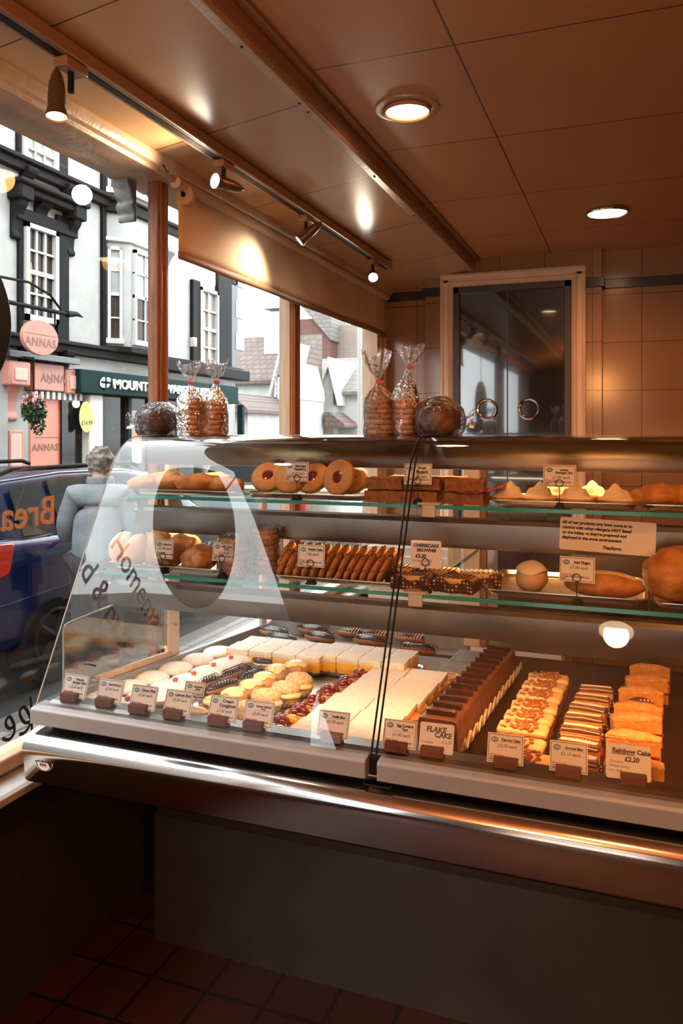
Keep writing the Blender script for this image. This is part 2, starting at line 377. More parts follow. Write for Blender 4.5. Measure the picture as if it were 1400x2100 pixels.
for (a_, b_, yy) in ((xi0 + .035, xm + .004, yh - .008), (xm - .004, xi1 - .035, yh - .016)):
    p_ = MB().box(a_, b_, yy - .003, yy + .003, .5, zi - .035).build('sliding_pane', m_hglass, w2, smooth=0)
    s_ = MB().box(b_ - .006 if yy > yh - .01 else a_, b_ if yy > yh - .01 else a_ + .006, yy - .006, yy + .004, .5, zi - .035).build('pane_edge', m_hframe, p_)
    hx = -.735 if yy > yh - .01 else -.515
    MB().lathe([(.042, 0), (.057, 0), (.058, .006), (.052, .011), (.045, .009), (.042, .002), (.0425, .002)], 32, caps=False).build('round_handle', m_steel_r, p_, loc=(hx, yy - .004, 1.468), rot=(R(90), 0, 0))
    MB().lathe([(.0, -.002), (.0, .0012), (.042, .0012), (.042, -.002)], 32).build('handle_recess', m_hglass, p_, loc=(hx, yy - .004, 1.468), rot=(R(90), 0, 0))
# ================================================================== CEILING LIGHTS
m_black_ = mat('black cord', (0.012, 0.011, 0.010), 0.4)
m_bulb = emit('glowing warm lamp', (1.0, 0.74, 0.45), 9.0)
m_trimring = mat('brown enamel ring', (0.42, 0.22, 0.12), 0.3)
def downlight(x, y, r, label, wide, group=None):
    t = thing('downlight', label, 'ceiling light', (x, y, ZC), group=group)
    if wide:
        MB().lathe([(r * 1.5, 0), (r * 1.48, -.004), (r * 1.2, -.006), (r * 1.1, -.004), (r * 1.1, .0)], 40).build('ceiling_plate', m_trimring, t)
    MB().lathe([(r * 1.08, 0), (r * 1.10, -.010), (r * 1.04, -.016), (r * .98, -.012), (r * .97, 0)], 40).build('trim_ring', m_steel_r if not wide else m_trimring, t)
    MB().lathe([(0, -.008), (r * .6, -.008), (r * .97, -.006)], 40).build('lamp_glass', m_bulb, t)
    lamp('downlight_lamp', 'SPOT', (x, y, ZC - .03), P_DOWN, WARM, .05, spot_size=R(165), spot_blend=1.0)
    return t
downlight(-.611, 2.163, .062, 'round recessed ceiling light with a wide brown ring, close to the beam', True)
downlight(-.107, 3.464, .08, 'round recessed ceiling light near the hatch, without a wide ring', False)
for (x, y) in ((.55, .7), (.9, 2.3), (-.07, .01), (-.6, -1.3), (1.2, -.9)):  # added to light the room; the one over the lens follows a seen reflection
    downlight(x, y, .07, 'unseen round recessed ceiling light out of frame', False, 'unseen ceiling lights out of frame')
# two unseen globe lamps added behind the lens to brighten ceiling and goods
m_added_globe = emit('added amber globe', (1.0, 0.40, 0.115), 130.0)
for i, (x, y) in enumerate(((-.35, -.75), (1.3, -1.0))):
    pd_ = thing('added_pendant_lamp', ['added unseen globe pendant lamp behind the camera on the left', 'added unseen globe pendant lamp behind the camera on the right'][i], 'pendant lamp', (x, y, ZC))
    MB().ell((0, 0, -.42), (.095, .095, .095), 24, 14).build('globe', m_added_globe, pd_)
    MB().tube([(0, 0, 0), (0, 0, -.33)], .004, 6).build('cord', m_black_, pd_)
    MB().lathe([(0, 0), (.05, 0), (.045, -.02), (0, -.025)], 20).build('ceiling_rose', m_trimring, pd_)
# ================================================================== TRACK AND SPOTLIGHTS
m_track = mat('brown track housing', (0.33, 0.17, 0.09), 0.35)
m_black = mat('black plastic', (0.008, 0.0075, 0.007), 0.5, spec=.2)
m_spot = mat('bronze spotlight body', (0.13, 0.075, 0.045), 0.32, 0.35)
tr = thing('light_track', 'long brown ceiling track with a black groove carrying four spotlights', 'light track', (-1.12, 1.3, 2.15))
ztr = ZL + .012
wpart(MB().box(-1.143, -1.097, YF + .2, 3.62, ztr - .012, ztr + .019), 'housing', m_track, tr, bevel=.003)
wpart(MB().box(-1.131, -1.113, YF + .2, 3.60, ztr - .0135, ztr - .011), 'groove', m_black, tr, smooth=0)
def spotlight(px, py, d, label, col, glow, hang=.05, off=(0, 0, 0)):
    """body whose lamp face looks along d; hangs under the track at the pixel's place"""
    p = on(px, py, 2, ztr - .012); p.x = -1.12
    t = thing('track_spotlight', label, 'spotlight', p)
    MB().box(-.018, .018, -.035, .035, -.022, 0).build('adapter', m_track, t, bevel=.004)
    MB().tube([(0, 0, -.02), (0, 0, -.02 - hang)], .007).build('stem', m_black, t)
    d = Vector(d).normalized(); q = Vector((0, 0, 1)).rotation_difference(d)
    piv = Vector((0, 0, -.02 - hang)) + Vector(off)
    body = MB().lathe([(0, -.105), (.006, -.102), (.015, -.08), (.020, -.055), (.022, -.03), (.023, -.012), (.0215, -.011), (.0215, -.007), (.023, -.006), (.023, .0), (.0215, .001), (.0215, .005), (.023, .006), (.022, .012), (.027, .034), (.029, .045), (.027, .046), (.025, .040)], 24)
    b = body.build('spot_body', m_spot, t, smooth=50); b.rotation_mode = 'QUATERNION'; b.rotation_quaternion = q; b.location = piv; b.scale = (.8, .8, .74)
    l = MB().lathe([(0, .042), (.015, .0425), (.0255, .041)], 24).build('lamp_face', emit('lamp face ' + str(glow) + str(col[2]), col, glow), t)
    l.rotation_mode = 'QUATERNION'; l.rotation_quaternion = q; l.location = piv; l.scale = (.8, .8, .74)
    w = p + piv + d * .06
    s = lamp('track_lamp', 'SPOT', w, P_SPOT * (.35 if col[2] < .5 else 1.0), (1.0, .84, .62), .03, spot_size=R(115), spot_blend=1.0); s.rotation_mode = 'QUATERNION'; s.rotation_quaternion = Vector((0, 0, -1)).rotation_difference(d)
SPOTS = [(143, 128, (.10, -.12, -1), 'warm glowing track spotlight nearest the camera, pointing straight down', (1.0, .58, .25), 9.0, .045, (-.012, -.03, -.03)),
         (443, 335, (-.35, -.92, .0), 'second track spotlight, above the brown window post, facing left', COOL, 14.0, .042, (0, 0, 0)),
         (613, 445, (-.66, -.36, -.66), 'third track spotlight, pointing down at the roller blind', COOL, 14.0, .05, (0, 0, 0)),
         (742, 535, (.35, -.85, -.50), 'last track spotlight, nearest the back wall, facing the room', COOL, 16.0, .05, (0, 0, 0))]
for s in SPOTS: spotlight(*s)
# ================================================================== ROLLER BLIND
m_blind = mat('beige blind cloth', (0.70, 0.50, 0.32), 0.75, col2=(0.62, 0.43, 0.27), nscale=5, bump=.05, bscale=200, contrast=(.3, .7))
nt = m_blind.node_tree; b_ = nt.nodes['Principled BSDF']          # thin cloth: a little daylight comes through it
_t = nt.nodes.new('ShaderNodeBsdfTranslucent'); _t.inputs[0].default_value = (.75, .50, .30, 1); _m = nt.nodes.new('ShaderNodeMixShader'); _m.inputs[0].default_value = .05
nt.links.new(b_.outputs[0], _m.inputs[1]); nt.links.new(_t.outputs[0], _m.inputs[2]); nt.links.new(_m.outputs[0], nt.nodes['Material Output'].inputs[0])
m_hem = mat('brown blind hem', (0.26, 0.13, 0.06), 0.6)
bl = thing('roller_blind', 'beige roller blind half lowered over the far part of the shop window', 'blind', (-1.31, 2.05, 1.88))
def blind(u, v):
    y = 2.052 + u * 2.12; z = 1.90 + v * (ZL - .025 - 1.90)
    return (-1.305 + .004 * math.sin(u * 9) * (1 - v) + .003 * math.sin(u * 23 + 1) * (1 - v), y, z)
wpart(MB().sheet(blind, 60, 8), 'cloth', m_blind, bl, solid=.002, smooth=180)
hem = MB().sheet(lambda u, v: (blind(u, 0)[0] + .001, blind(u, 0)[1], 1.878 + v * .024), 60, 2)
wpart(hem, 'bottom_bar', m_hem, bl, solid=.008, smooth=180)
wpart(MB().tube([(-1.30, 2.03, ZL - .03), (-1.30, 4.19, ZL - .03)], .018, 14), 'roller_tube', m_blind, bl)
br = thing('blind_pulley', 'round wooden pulley disc of the roller blind beside the window post', 'pulley', (-1.285, 1.985, ZL - .06))
wpart(MB().tube([(-1.30, 2.075, ZL - .055), (-1.30, 2.095, ZL - .055)], .033, 24), 'disc', m_paint, br, bevel=.003)
wpart(MB().tube([(-1.30, 2.066, ZL - .055), (-1.30, 2.10, ZL - .055)], .008, 12), 'hub', m_black, br)
# hook on the header
hk = MB().tube([(-1.285, 1.94, ZL - .005), (-1.275, 1.935, ZL - .02), (-1.272, 1.945, ZL - .03), (-1.275, 1.957, ZL - .022)], .002, 6).build('hook', m_black)
tag(hk, 'small black wire hook screwed into the window header', 'hook')
# ================================================================== WINDOW SIGNS
m_gold = mat('tan gold window lettering', (0.62, 0.36, 0.20), 0.5)
m_ink = mat('black lettering', (0.012, 0.012, 0.014), 0.5)
MW = lambda y, z: Matrix(((0, 0, -1, XW + .004), (-1, 0, 0, y), (0, 1, 0, z), (0, 0, 0, 1)))   # reads from the street, runs towards the camera
wsg = thing('window_lettering', 'tan lettering on the shop window glass, reversed from inside', 'lettering', (XW, 1.57, 1.12))
wtext('lettering', 'Bread & pastries', .098, m_gold, MW(1.575, 1.122), wsg, weight=.001)
wsg2 = thing('window_lettering', 'upper line of tan lettering on the shop window, left of the frame', 'lettering', (XW, 1.36, 1.25))
wtext('lettering', 'Homemade', .098, m_gold, MW(1.365, 1.255), wsg2, weight=.001)
wsg3 = thing('window_lettering', 'loose black script low on the shop window glass, reversed from inside', 'lettering', (XW, 1.5, .72))
for st_ in ([(62.5, 27), (65, 50), (65.6, 80), (65.8, 97.5)], [(64, 79), (52, 82), (43, 70), (41.5, 58), (48, 50), (54, 54), (60, 66), (64, 78), (59, 92), (50, 103), (40, 106)], [(29, 91), (20, 94), (13.5, 88), (13, 78), (20, 70), (26, 78), (30, 90), (29, 105), (20, 116), (12, 117), (5, 114)], [(79, 86), (83, 80), (90, 70)]):
    cp_ = [on(x_, 1400 + y_, 0, XW + .004) for x_, y_ in st_]; sm_ = []
    for i in range(len(cp_) - 1):
        a_, b_, c_, d_ = cp_[max(i - 1, 0)], cp_[i], cp_[i + 1], cp_[min(i + 2, len(cp_) - 1)]
        for k in range(5):
            t = k / 5; sm_.append(.5 * ((2 * b_) + (c_ - a_) * t + (2 * a_ - 5 * b_ + 4 * c_ - d_) * t * t + (3 * b_ - a_ - 3 * c_ + d_) * t ** 3))
    sm_.append(cp_[-1]); lt_ = MB().tube(sm_, .0042, 8)
    for v_ in lt_.v: v_.x = XW + .003 + (v_.x - XW - .003) * .2
    wpart(lt_, 'script_stroke', m_ink, wsg3)
ds = thing('round_sign', 'black round sign hanging inside the window at the left edge', 'sign', (XW + .03, 1.12, 1.38))
wpart(MB().prism([(1.115 + .275 * math.cos(k * math.pi / 36), 1.59 + .225 * math.sin(k * math.pi / 36)) for k in range(72)], 'X', XW + .025, XW + .04), 'disc', m_black, ds, bevel=.003)
wpart(MB().tube([(XW + .032, 1.115, 1.81), (XW + .032, 1.115, ZL - .02)], .003, 6), 'cord', m_black, ds)
# ================================================================== DISPLAY COUNTER
XL, XE, XJ = -1.235, 0.60, -0.452               # left end, right end, pane joint
m_steel = mat('brushed steel', (0.26, 0.24, 0.22), 0.31, 1.0, rough2=0.36, nscale=6)
m_mirror = mat('polished steel nose', (0.62, 0.61, 0.60), 0.13, 1.0)
m_kick = mat('scuffed steel kick plate', (0.19, 0.175, 0.17), 0.32, .9, col2=(0.12, 0.112, 0.108), nscale=4, rough2=.45, bump=.03, bscale=50, contrast=(.3, .75))
m_under = mat('dark polished under panel', (0.008, 0.006, 0.0055), 0.12, 0.0, spec=.16)
m_rail = mat('pale grey rail', (0.27, 0.268, 0.265), 0.42, .15, col2=(0.25, 0.247, 0.244), nscale=30)
m_deck = mat('stainless deck', (0.50, 0.48, 0.45), 0.28, 1.0, rough2=.4, nscale=12)
m_darkdeck = mat('black display tray', (0.006, 0.005, 0.0045), 0.55, spec=.08)
m_creamp = mat('cream post paint', (0.66, 0.53, 0.41), 0.4, col2=(0.58, 0.46, 0.35), nscale=9)
m_pane = glass('front display glass', (0.985, 0.995, 0.99), 1.35)
m_endglass = glass('end display glass', (0.98, 0.99, 0.985), 0.8)
m_shelf = glass('shelf glass', (0.90, 0.97, 0.955), 0.7)
m_teal = mat('teal shelf edge', (0.02, 0.34, 0.33), 0.12)
m_edge = mat('pale glass edge', (0.40, 0.42, 0.38), 0.2)
m_tubel = emit('warm strip light', (1.0, 0.55, 0.22), 5.0)
m_clip = mat('white plastic clip', (0.62, 0.56, 0.48), 0.4)
ct = thing('display_counter', 'stainless steel and glass serve-over bakery counter with two glass shelves', 'counter', (-.3, 1.9, 0))
def C(mb, name, m, **kw): return wpart(mb, name, m, ct, **kw)
# lower body
C(MB().box(XL + .04, XE, 1.765, 1.80, 0.0, .335), 'kick_plate', m_kick, smooth=0)
C(MB().prism([(1.352, .592), (1.765, .333), (1.785, .345), (1.40, .62)], 'X', XL + .01, XE), 'under_panel', m_under, smooth=0)
nose = [(1.42, .700), (1.375, .699), (1.35, .694), (1.336, .684), (1.329, .670), (1.330, .655), (1.334, .640), (1.338, .600), (1.343, .592), (1.352, .589), (1.42, .60)]
bump_ = C(MB().prism(nose, 'X', XL, XE), 'bumper', m_mirror, smooth=50)
stk = MB().tube([(0, 0, 0), (0, -.0012, 0)], .021, 28); stk.v = [Vector((p.x * 1.15, p.y, p.z)) for p in stk.v]
st = C(stk, 'maker_badge', mat('white badge', (.62, .60, .56), .4)); st.location = Vector((XL + .055, 1.3345, .645)) - ct.location
m_bred = mat('badge red', (.42, .05, .03), .4)
bb = MB().box(-.024, .024, -.0002, .0008, -.0015, .0015).ring((0, 0, 0), .020, .0008, 'Y', 28, 5)
b1 = bb.build('badge_ring', m_black, st, loc=(0, -.0016, 0))
MB().prism([(.006, .019), (.013, .015), (.022, .003), (.0225, -.004)], 'Y', -.0006, .0002).build('badge_stripe', m_bred, st, loc=(0, -.0016, 0))
bm2 = MB()
for k in range(6): bm2.tube([(-.016 + k * .0035, -.0008, .004 + .002 * (k % 2)), (-.014 + k * .0035, -.0008, -.002 + .003 * (k % 3))], .0008, 5)
for k in range(5): bm2.tube([(-.009 + k * .0035, -.0008, -.004 - .001 * (k % 2)), (-.008 + k * .0035, -.0008, -.010 + .002 * (k % 2))], .0008, 5)
bm2.build('badge_script', m_ink, st, loc=(0, -.0014, 0))
MB().prism([(-.002, .0205), (.004, .0205), (.022, -.006), (.018, -.012)], 'Y', -.0006, .0002).build('badge_band', m_black, st, loc=(0, -.0017, 0))
C(MB().box(XL + .02, XE, 1.395, 1.42, .690, .720), 'rail_backing', m_steel, smooth=0)
bo = MB()
for x in (XL + .10, XL + .128, -.10, -.07): bo.lathe([(0, 0), (.004, 0), (.004, .004), (0, .005)], 10, (x, 0, 0))
bo.v = [Vector((p.x, 1.395 - p.z, .707 + p.y)) for p in bo.v]
b_ = C(bo, 'bolt', m_steel_r); b_['kind'] = 'stuff'
rail = [(1.352, .712), (1.352, .743), (1.356, .747), (1.372, .749), (1.40, .749), (1.40, .712)]
for a_, b_ in ((XL, XJ - .010), (XJ + .012, XE)): C(MB().prism(rail, 'X', a_, b_), 'front_rail', m_rail, smooth=0, bevel=.002)
C(MB().box(XJ - .010, XJ + .012, 1.375, 1.40, .712, .745), 'joint_block', m_black, smooth=0)
C(MB().tube([(XJ - .012, 1.352, .712), (XJ - .012, 1.35, .704), (XJ + .04, 1.35, .704), (XJ + .04, 1.35, .709)], .0015, 6), 'joint_wire', m_black)
C(MB().prism([(1.385, .749), (1.398, .7535), (1.434, .7535), (1.440, .748), (1.44, .68), (1.43, .68), (1.43, .735), (1.385, .735)], 'X', XL + .02, XE), 'front_ledge', m_steel, smooth=0, bevel=.0015)
# body box under the deck and the deck itself
C(MB().box(XL + .04, XE, 1.80, 2.52, 0, .60).box(XL + .04, XE, 1.44, 1.80, .60, .66), 'body', m_under, smooth=0)
dkp = lambda y, h=0: (y, deckz(y) + h)
C(MB().prism([dkp(1.44, -.002), dkp(2.50, -.002), dkp(2.50, -.02), dkp(1.44, -.02)], 'X', XL + .02, XJ + .03), 'deck', m_deck, smooth=0)
C(MB().prism([dkp(1.44, -.002), dkp(2.50, -.002), dkp(2.50, -.02), dkp(1.44, -.02)], 'X', XJ + .03, XE), 'deck', m_darkdeck, smooth=0)
C(MB().prism([dkp(1.45, 0), dkp(2.50, 0), dkp(2.50, .030), dkp(1.45, .055)], 'X', XL + .012, XL + .028), 'side_rail', m_rail, smooth=0, bevel=.002)
C(MB().prism([dkp(1.56, .052), dkp(1.885, .044), dkp(1.885, .058), dkp(1.56, .066)], 'X', XL + .0, XL + .02), 'wood_bead', m_woodl, smooth=0, bevel=.003)
# vent grille and slab at the rear of the deck
vt = MB()
for k in range(7): vt.prism([dkp(2.18 + k * .022, .006), dkp(2.188 + k * .022, .012), dkp(2.190 + k * .022, .004)], 'X', -.66, -.50)
C(vt, 'vent_grille', m_rail, smooth=0)
C(MB().prism([dkp(2.12, 0), dkp(2.42, 0), dkp(2.42, .02), dkp(2.12, .02)], 'X', -.515, -.44), 'grey_slab', mat('dark grey slab', (.10, .11, .11), .5, col2=(.2, .2, .2), nscale=25), bevel=.004)
C(MB().prism([dkp(2.13, 0), dkp(2.40, 0), dkp(2.40, .002), dkp(2.13, .002)], 'X', -.70, -.515), 'vent_recess', m_darkdeck, smooth=0)
# rear rails
C(MB().box(-.44, XE, 2.50, 2.53, .655, .69).box(-.44, XE, 2.515, 2.53, .69, .70), 'rear_rail', m_steel, bevel=.002)
C(MB().box(XL + .03, -.50, 2.50, 2.52, .63, .685), 'rear_rail', m_rail, bevel=.002)
# rear sliding door, dark, right half
rd = C(MB().box(-.41, XE, 2.515, 2.522, .70, 1.02), 'rear_door', mat('dark rear door', (.012, .009, .008), .15), smooth=0)
# posts
C(MB().box(XL, XL + .014, 1.872, 1.93, deckz(1.9) + .0, 1.335), 'corner_post', m_creamp, bevel=.003)
C(MB().lathe([(0, 0), (.006, 0), (.006, .003), (0, .004)], 12), 'post_bolt', m_woodl).location = Vector((XL + .016, 1.905, .80)) - ct.location
C(MB().box(-.515, -.462, 2.485, 2.51, .66, 1.335), 'rear_post', m_creamp, bevel=.003)
C(MB().box(-.462, -.44, 2.485, 2.50, .66, 1.335), 'rear_post', m_wood, bevel=.003)
C(MB().box(XL, XL + .014, 2.46, 2.50, .66, 1.335), 'rear_post', m_creamp, bevel=.003)
# end glass of the lower deck
eg = C(MB().prism(smooth_poly([(1.452, .752), (1.452, .905), (1.872, .925), (1.872, .745)], .012), 'X', XL + .004, XL + .009), 'end_glass', m_endglass, smooth=0)
ee = MB().tube([(XL + .0065, 1.452, .752), (XL + .0065, 1.452, .893), (XL + .0065, 1.458, .903), (XL + .0065, 1.47, .906), (XL + .0065, 1.872, .925)], .0022, 6)
C(ee, 'glass_edge', m_edge)
# bent front panes
gp = [(1.372, .750), (1.44, .8825), (1.51, 1.0185), (1.58, 1.1545), (1.632, 1.2555)]
p0, p1, p2 = Vector((1.632, 1.2555)), Vector((1.672, 1.333)), Vector((1.755, 1.3385))
for j in range(1, 13):
    t = j / 12; q = p0 * (1 - t) ** 2 + p1 * 2 * t * (1 - t) + p2 * t ** 2; gp.append((q.x, q.y))
gp.append((1.79, 1.339))
for a_, b_ in ((XL, XJ - .004), (XJ + .004, XE)):
    g = MB().loft([[(a_, y, z) for y, z in gp], [(b_, y, z) for y, z in gp]], False, False, False)
    pn = C(g, 'front_pane', m_pane, smooth=180)
    for x in ((a_ + .001, b_ - .001) if b_ < 0 else (a_ + .001,)):
        e = MB().tube([(x, y, z) for y, z in gp], .0022 if x > XL + .1 else .0016, 5)
        MBo = e.build('pane_edge', m_black if x > XL + .1 else m_edge, pn)
# top, shelves, steel fascias, strip lights
C(MB().prism([(1.775, 1.336), (1.80, 1.340), (2.33, 1.340), (2.345, 1.332), (2.33, 1.326), (1.775, 1.328)], 'X', XL, XE), 'counter_top', m_mirror, smooth=40)
def fascia(name, y, z0, z1, x0, x1):
    pr = [(y + .02, z1), (y + .004, z1 - .003), (y - .002, z1 - .012), (y - .002, z0 + .012), (y + .001, z0 + .001), (y + .006, z0), (y + .008, z0 + .003), (y + .006, z1 - .01), (y + .02, z1 - .006)]
    C(MB().prism(pr, 'X', x0, x1), name, m_steel, smooth=30)
fascia('top_fascia', 1.775, 1.262, 1.332, XL + .015, XE)
fascia('shelf_fascia', 1.695, 1.092, 1.160, XL + .03, XE)
fascia('shelf_fascia', 1.585, .925, .990, XL + .03, XE)
for (y, z) in ((1.795, 1.262), (1.715, 1.092), (1.605, .925)):
    C(MB().box(XJ + .02, XE - .02, y - .006, y + .006, z + .034, z + .042), 'strip_light', m_tubel, smooth=0)
    lamp('case_lamp', 'AREA', (.08, y + .004, z + .030), P_CASE, WARM, (1.0, .03), (R(12), 0, 0))
    lamp('case_lamp', 'AREA', (-.80, y + .004, z + .030), P_CASE * .45, WHITE, (.7, .03), (R(12), 0, 0))
def shelf(y0, y1, z, name):
    for a_, b_ in ((XL + .03, XJ + .03), (XJ + .036, XE)):
        s_ = C(MB().add([(a_, y0 + .002, z + .008), (b_, y0 + .002, z + .008), (b_, y1, z + .008), (a_, y1, z + .008)], [(0, 1, 2, 3)]), name, m_shelf, smooth=0)
        e = MB().box(a_, b_, y0, y0 + .003, z, z + .008).box(a_, a_ + .003, y0, y1, z, z + .008).build('shelf_edge', m_teal, s_)
    C(MB().box(XJ + .008, XJ + .058, y0 - .006, y0 + .03, z + .008, z + .013).box(XJ + .018, XJ + .048, y0 - .004, y0 + .002, z - .018, z + .008), 'shelf_clip', m_clip, bevel=.0015)
SU, SLW = 1.190, 1.018                           # shelf tops
shelf(1.655, 2.20, SU - .008, 'upper_shelf'); shelf(1.545, 2.20, SLW - .008, 'lower_shelf')
C(MB().box(XL + .014, XL + .03, 1.66, 2.2, SU - .02, SU - .009).box(XL + .014, XL + .03, 1.55, 2.2, SLW - .02, SLW - .009), 'shelf_bearer', m_steel)
C(MB().prism([(1.385, .60), (1.372, .75), (1.632, 1.2555), (1.69, 1.33), (1.78, 1.340), (2.52, 1.340), (2.52, .0), (1.80, .0), (1.80, .34)], 'X', XE, XE + .02), 'end_panel', m_rail, smooth=0, bevel=.003)
# black cable by the left end
cb = MB().tube([(XL + .03, 1.44, .752), (XL - .005, 1.46, .755), (XL - .015, 1.50, .775), (XL + .0, 1.54, .79), (XL + .02, 1.55, .785)], .0028, 6)
tag(cb.build('cable', m_black), 'thin black cable looping at the left end of the counter', 'cable')
# cream board standing behind the lower shelf
bd = MB().prism(smooth_poly([(-.585, .70), (-.585, 1.005), (-.30, 1.005), (-.30, .70)], .06, 6), 'Y', 2.555, 2.575)
tag(bd.build('chopping_board', mat('cream board', (.62, .50, .36), .5), bevel=.004), 'cream round-cornered board standing upright behind the lower shelf', 'board')
lg = MB().box(XL + .05, XE, 2.535, 2.70, .66, .70).build('back_ledge', m_creamp, bevel=.004)
tag(lg, 'cream service ledge along the back of the counter', 'ledge')
# drawer unit seen through the gap left of the rear post
dr = thing('drawer_unit', 'white drawer unit behind the counter, seen left of the rear post', 'drawers', (-.70, 3.6, 0))
wpart(MB().box(-1.25, -.30, 3.70, 4.15, 0, .78), 'body', m_creamp, dr, bevel=.004)
for k in range(4): wpart(MB().box(-1.24, -.31, 3.685, 3.70, .05 + k * .18, .20 + k * .18), 'drawer', m_arch, dr, bevel=.004)
# ================================================================== PRICE CARDS
m_card = mat('white card', (0.80, 0.77, 0.72), 0.5)
m_block = mat('brown wood block', (0.15, 0.045, 0.018), 0.5, col2=(0.085, 0.025, 0.011), nscale=18, stretch=(2, 10, 10))
m_gblock = mat('grey wood block', (0.28, 0.24, 0.22), 0.5, col2=(0.2, .17, .155), nscale=18, stretch=(2, 10, 10))
m_blue = mat('blue logo print', (0.04, 0.22, 0.34), 0.5)
m_red = mat('red print', (0.40, 0.06, 0.03), 0.5)
m_grey = mat('grey print', (0.22, 0.22, 0.22), 0.5)
m_wire = mat('dark wire', (0.05, 0.045, 0.04), 0.35, .8)
def card_face(t, title, price, w, h, M, hand=False, body=('Contains: WHEAT GLUTEN, EGG,', 'MILK.')):
    """card with printed text, children of thing t; M maps card space (x right, y up, z towards the viewer) to t's space"""
    cmb = MB(); cmb.M = M; cmb.prism(smooth_poly([(-w / 2, -h / 2), (w / 2, -h / 2), (w / 2, h / 2), (-w / 2, h / 2)], .004 if hand else .0008, 3), 'Z', -.0006, .0004)
    cmb.build('card', m_card, t, smooth=0)
    Z = .0006
    if hand:
        for (tx, sz, x, y, mm, sh) in title: text('handwriting', tx, sz, mm, M @ T(x, y, Z), t, shear=sh, weight=.0005 if mm is m_ink else .0001)
        return
    fr = MB(); fr.M = M
    for (a, b, c, d) in ((-w / 2 + .002, w / 2 - .002, h / 2 - .0029, h / 2 - .002), (-w / 2 + .002, w / 2 - .002, -h / 2 + .002, -h / 2 + .0029), (-w / 2 + .002, -w / 2 + .0029, -h / 2 + .002, h / 2 - .002), (w / 2 - .0029, w / 2 - .002, -h / 2 + .002, h / 2 - .002)):
        fr.box(a, b, c, d, Z - .0001, Z + .0001)
    fr.build('card_border', m_ink, t, smooth=0)
    lg = MB(); lg.M = M; lg.lathe([(0, 0), (1, 0), (1, .0002), (0, .0002)], 20)
    lg.v = []; lg.f = []
    lg.lathe([(0, 0), (.0066, 0), (.0066, .0002), (0, .0002)], 20); 
    lo = lg.build('logo', m_blue, t, smooth=0)
    Mi = M.inverted()
    for vtx in lo.data.vertices:
        q = Mi @ vtx.co; q = Vector((q.x * 1.0 - w / 2 + .0125, q.y * .72 + h / 2 - .011, q.z + Z)); vtx.co = M @ q
    lw = MB(); lw.M = M
    for k in range(3):
        lw.box(-w / 2 + .0085 + k * .003, -w / 2 + .0100 + k * .003, h / 2 - .013 + (k % 2) * .001, h / 2 - .009, Z + .0002, Z + .0004)
    lw.build('logo_mark', m_card, t, smooth=0)
    n = max(len(s) for s in title); one = len(title) == 1
    sz = min(.0098, (w - .024) / (n * .56))
    cx = .009
    for i, s in enumerate(title):
        text('title_print', s, sz, m_ink, M @ T(cx, h / 2 - .0125 - i * sz * .98, Z), t, align='CENTER', weight=.0004)
    yl = h / 2 - .0125 - (len(title) - 1) * sz * .98
    ul = MB(); ul.M = M; ul.box(cx - n * sz * .27, cx + n * sz * .27, yl - .0022, yl - .0017, Z - .0001, Z + .0001); ul.build('title_underline', m_ink, t, smooth=0)
    text('price_print', price, .0078, m_grey, M @ T(.003, yl - .0105, Z), t, align='CENTER', shear=.25, weight=.00025)
    text('notice_print', 'Allergy Notice:', .0042, m_red, M @ T(-w / 2 + .0045, -h / 2 + .0125, Z), t, weight=.0001)
    for i, s in enumerate(body): text('notice_print', s, .0036, m_ink, M @ T(-w / 2 + .0045, -h / 2 + .0088 - i * .0042, Z), t, weight=.00016)
def block_card(px, py, title, price, label, w=.064, h=.050, hand=False, bm=None, bx=-.006, lift=0, y=None, yaw=2):
    """card standing in a small wooden block on the steel ledge; px,py = the foot of the block in the photo"""
    p = on(px, py, 2, .7535 if y is None else deckz(y)) if y is None else on(px, py, 1, y)
    if y is None: p.z = .7535; p.y = max(1.400, min(1.422, p.y))
    t = thing('price_card', label, 'price card', (p.x, p.y, p.z), R(yaw), group=None)
    MB().box(bx - .021, bx + .021, -.012, .010, 0.0, .017).build('wood_block', bm or m_block, t, bevel=.0012)
    M = T(0, -.002, .0055) @ RX(90 - 22) @ T(0, h / 2, 0)
    card_face(t, title, price, w, h, M, hand)
    return t
E2 = [(150, 1436, ['Victoria', 'Sponge Cake'], '£2.60 each', 'white price card for Victoria Sponge Cake in a wood block, leftmost on the ledge'),
      (222, 1447, ['Custard Sponge'], '£2.60 each', 'white price card for Custard Sponge in a wood block on the steel ledge'),
      (288, 1462, ['Choux Ring'], '£2.60 each', 'white price card for Choux Ring in a wood block on the steel ledge'),
      (357, 1474, ['Lemon Bun'], '£2.20 each', 'white price card for Lemon Bun in a wood block on the steel ledge'),
      (450, 1488, ['Cream', 'Doughnut'], '£2.20 each', 'white price card for Cream Doughnut in a wood block on the steel ledge'),
      (522, 1500, ['Cherry Custard', 'Tart'], '£2.80 each', 'white price card for Cherry Custard Tart in a wood block on the steel ledge')]
for e in E2: block_card(*e)
block_card(678, 1522, ['Vanilla Slice'], '£2.50 each', 'white price card for Vanilla Slice in a grey wood block', bm=m_gblock, bx=0)
block_card(812, 1547, ['Egg Custard', 'Tart'], '£1.00 each', 'white price card for Egg Custard Tart beside the pane joint', bx=-.004)
FL = [('FLAKE', .0135, -.020, .010, m_ink, .1), ('CAKE', .0125, -.004, .0015, m_ink, .1), ('£2.20', .008, .010, -.008, m_grey, .3), ('Contains:', .006, -.028, -.010, m_grey, .3), ('Wheat (nuts)', .006, -.027, -.018, m_grey, .3)]
block_card(893, 1550, FL, '', 'rounded white card handwritten FLAKE CAKE in a wood block', w=.064, h=.052, hand=True)
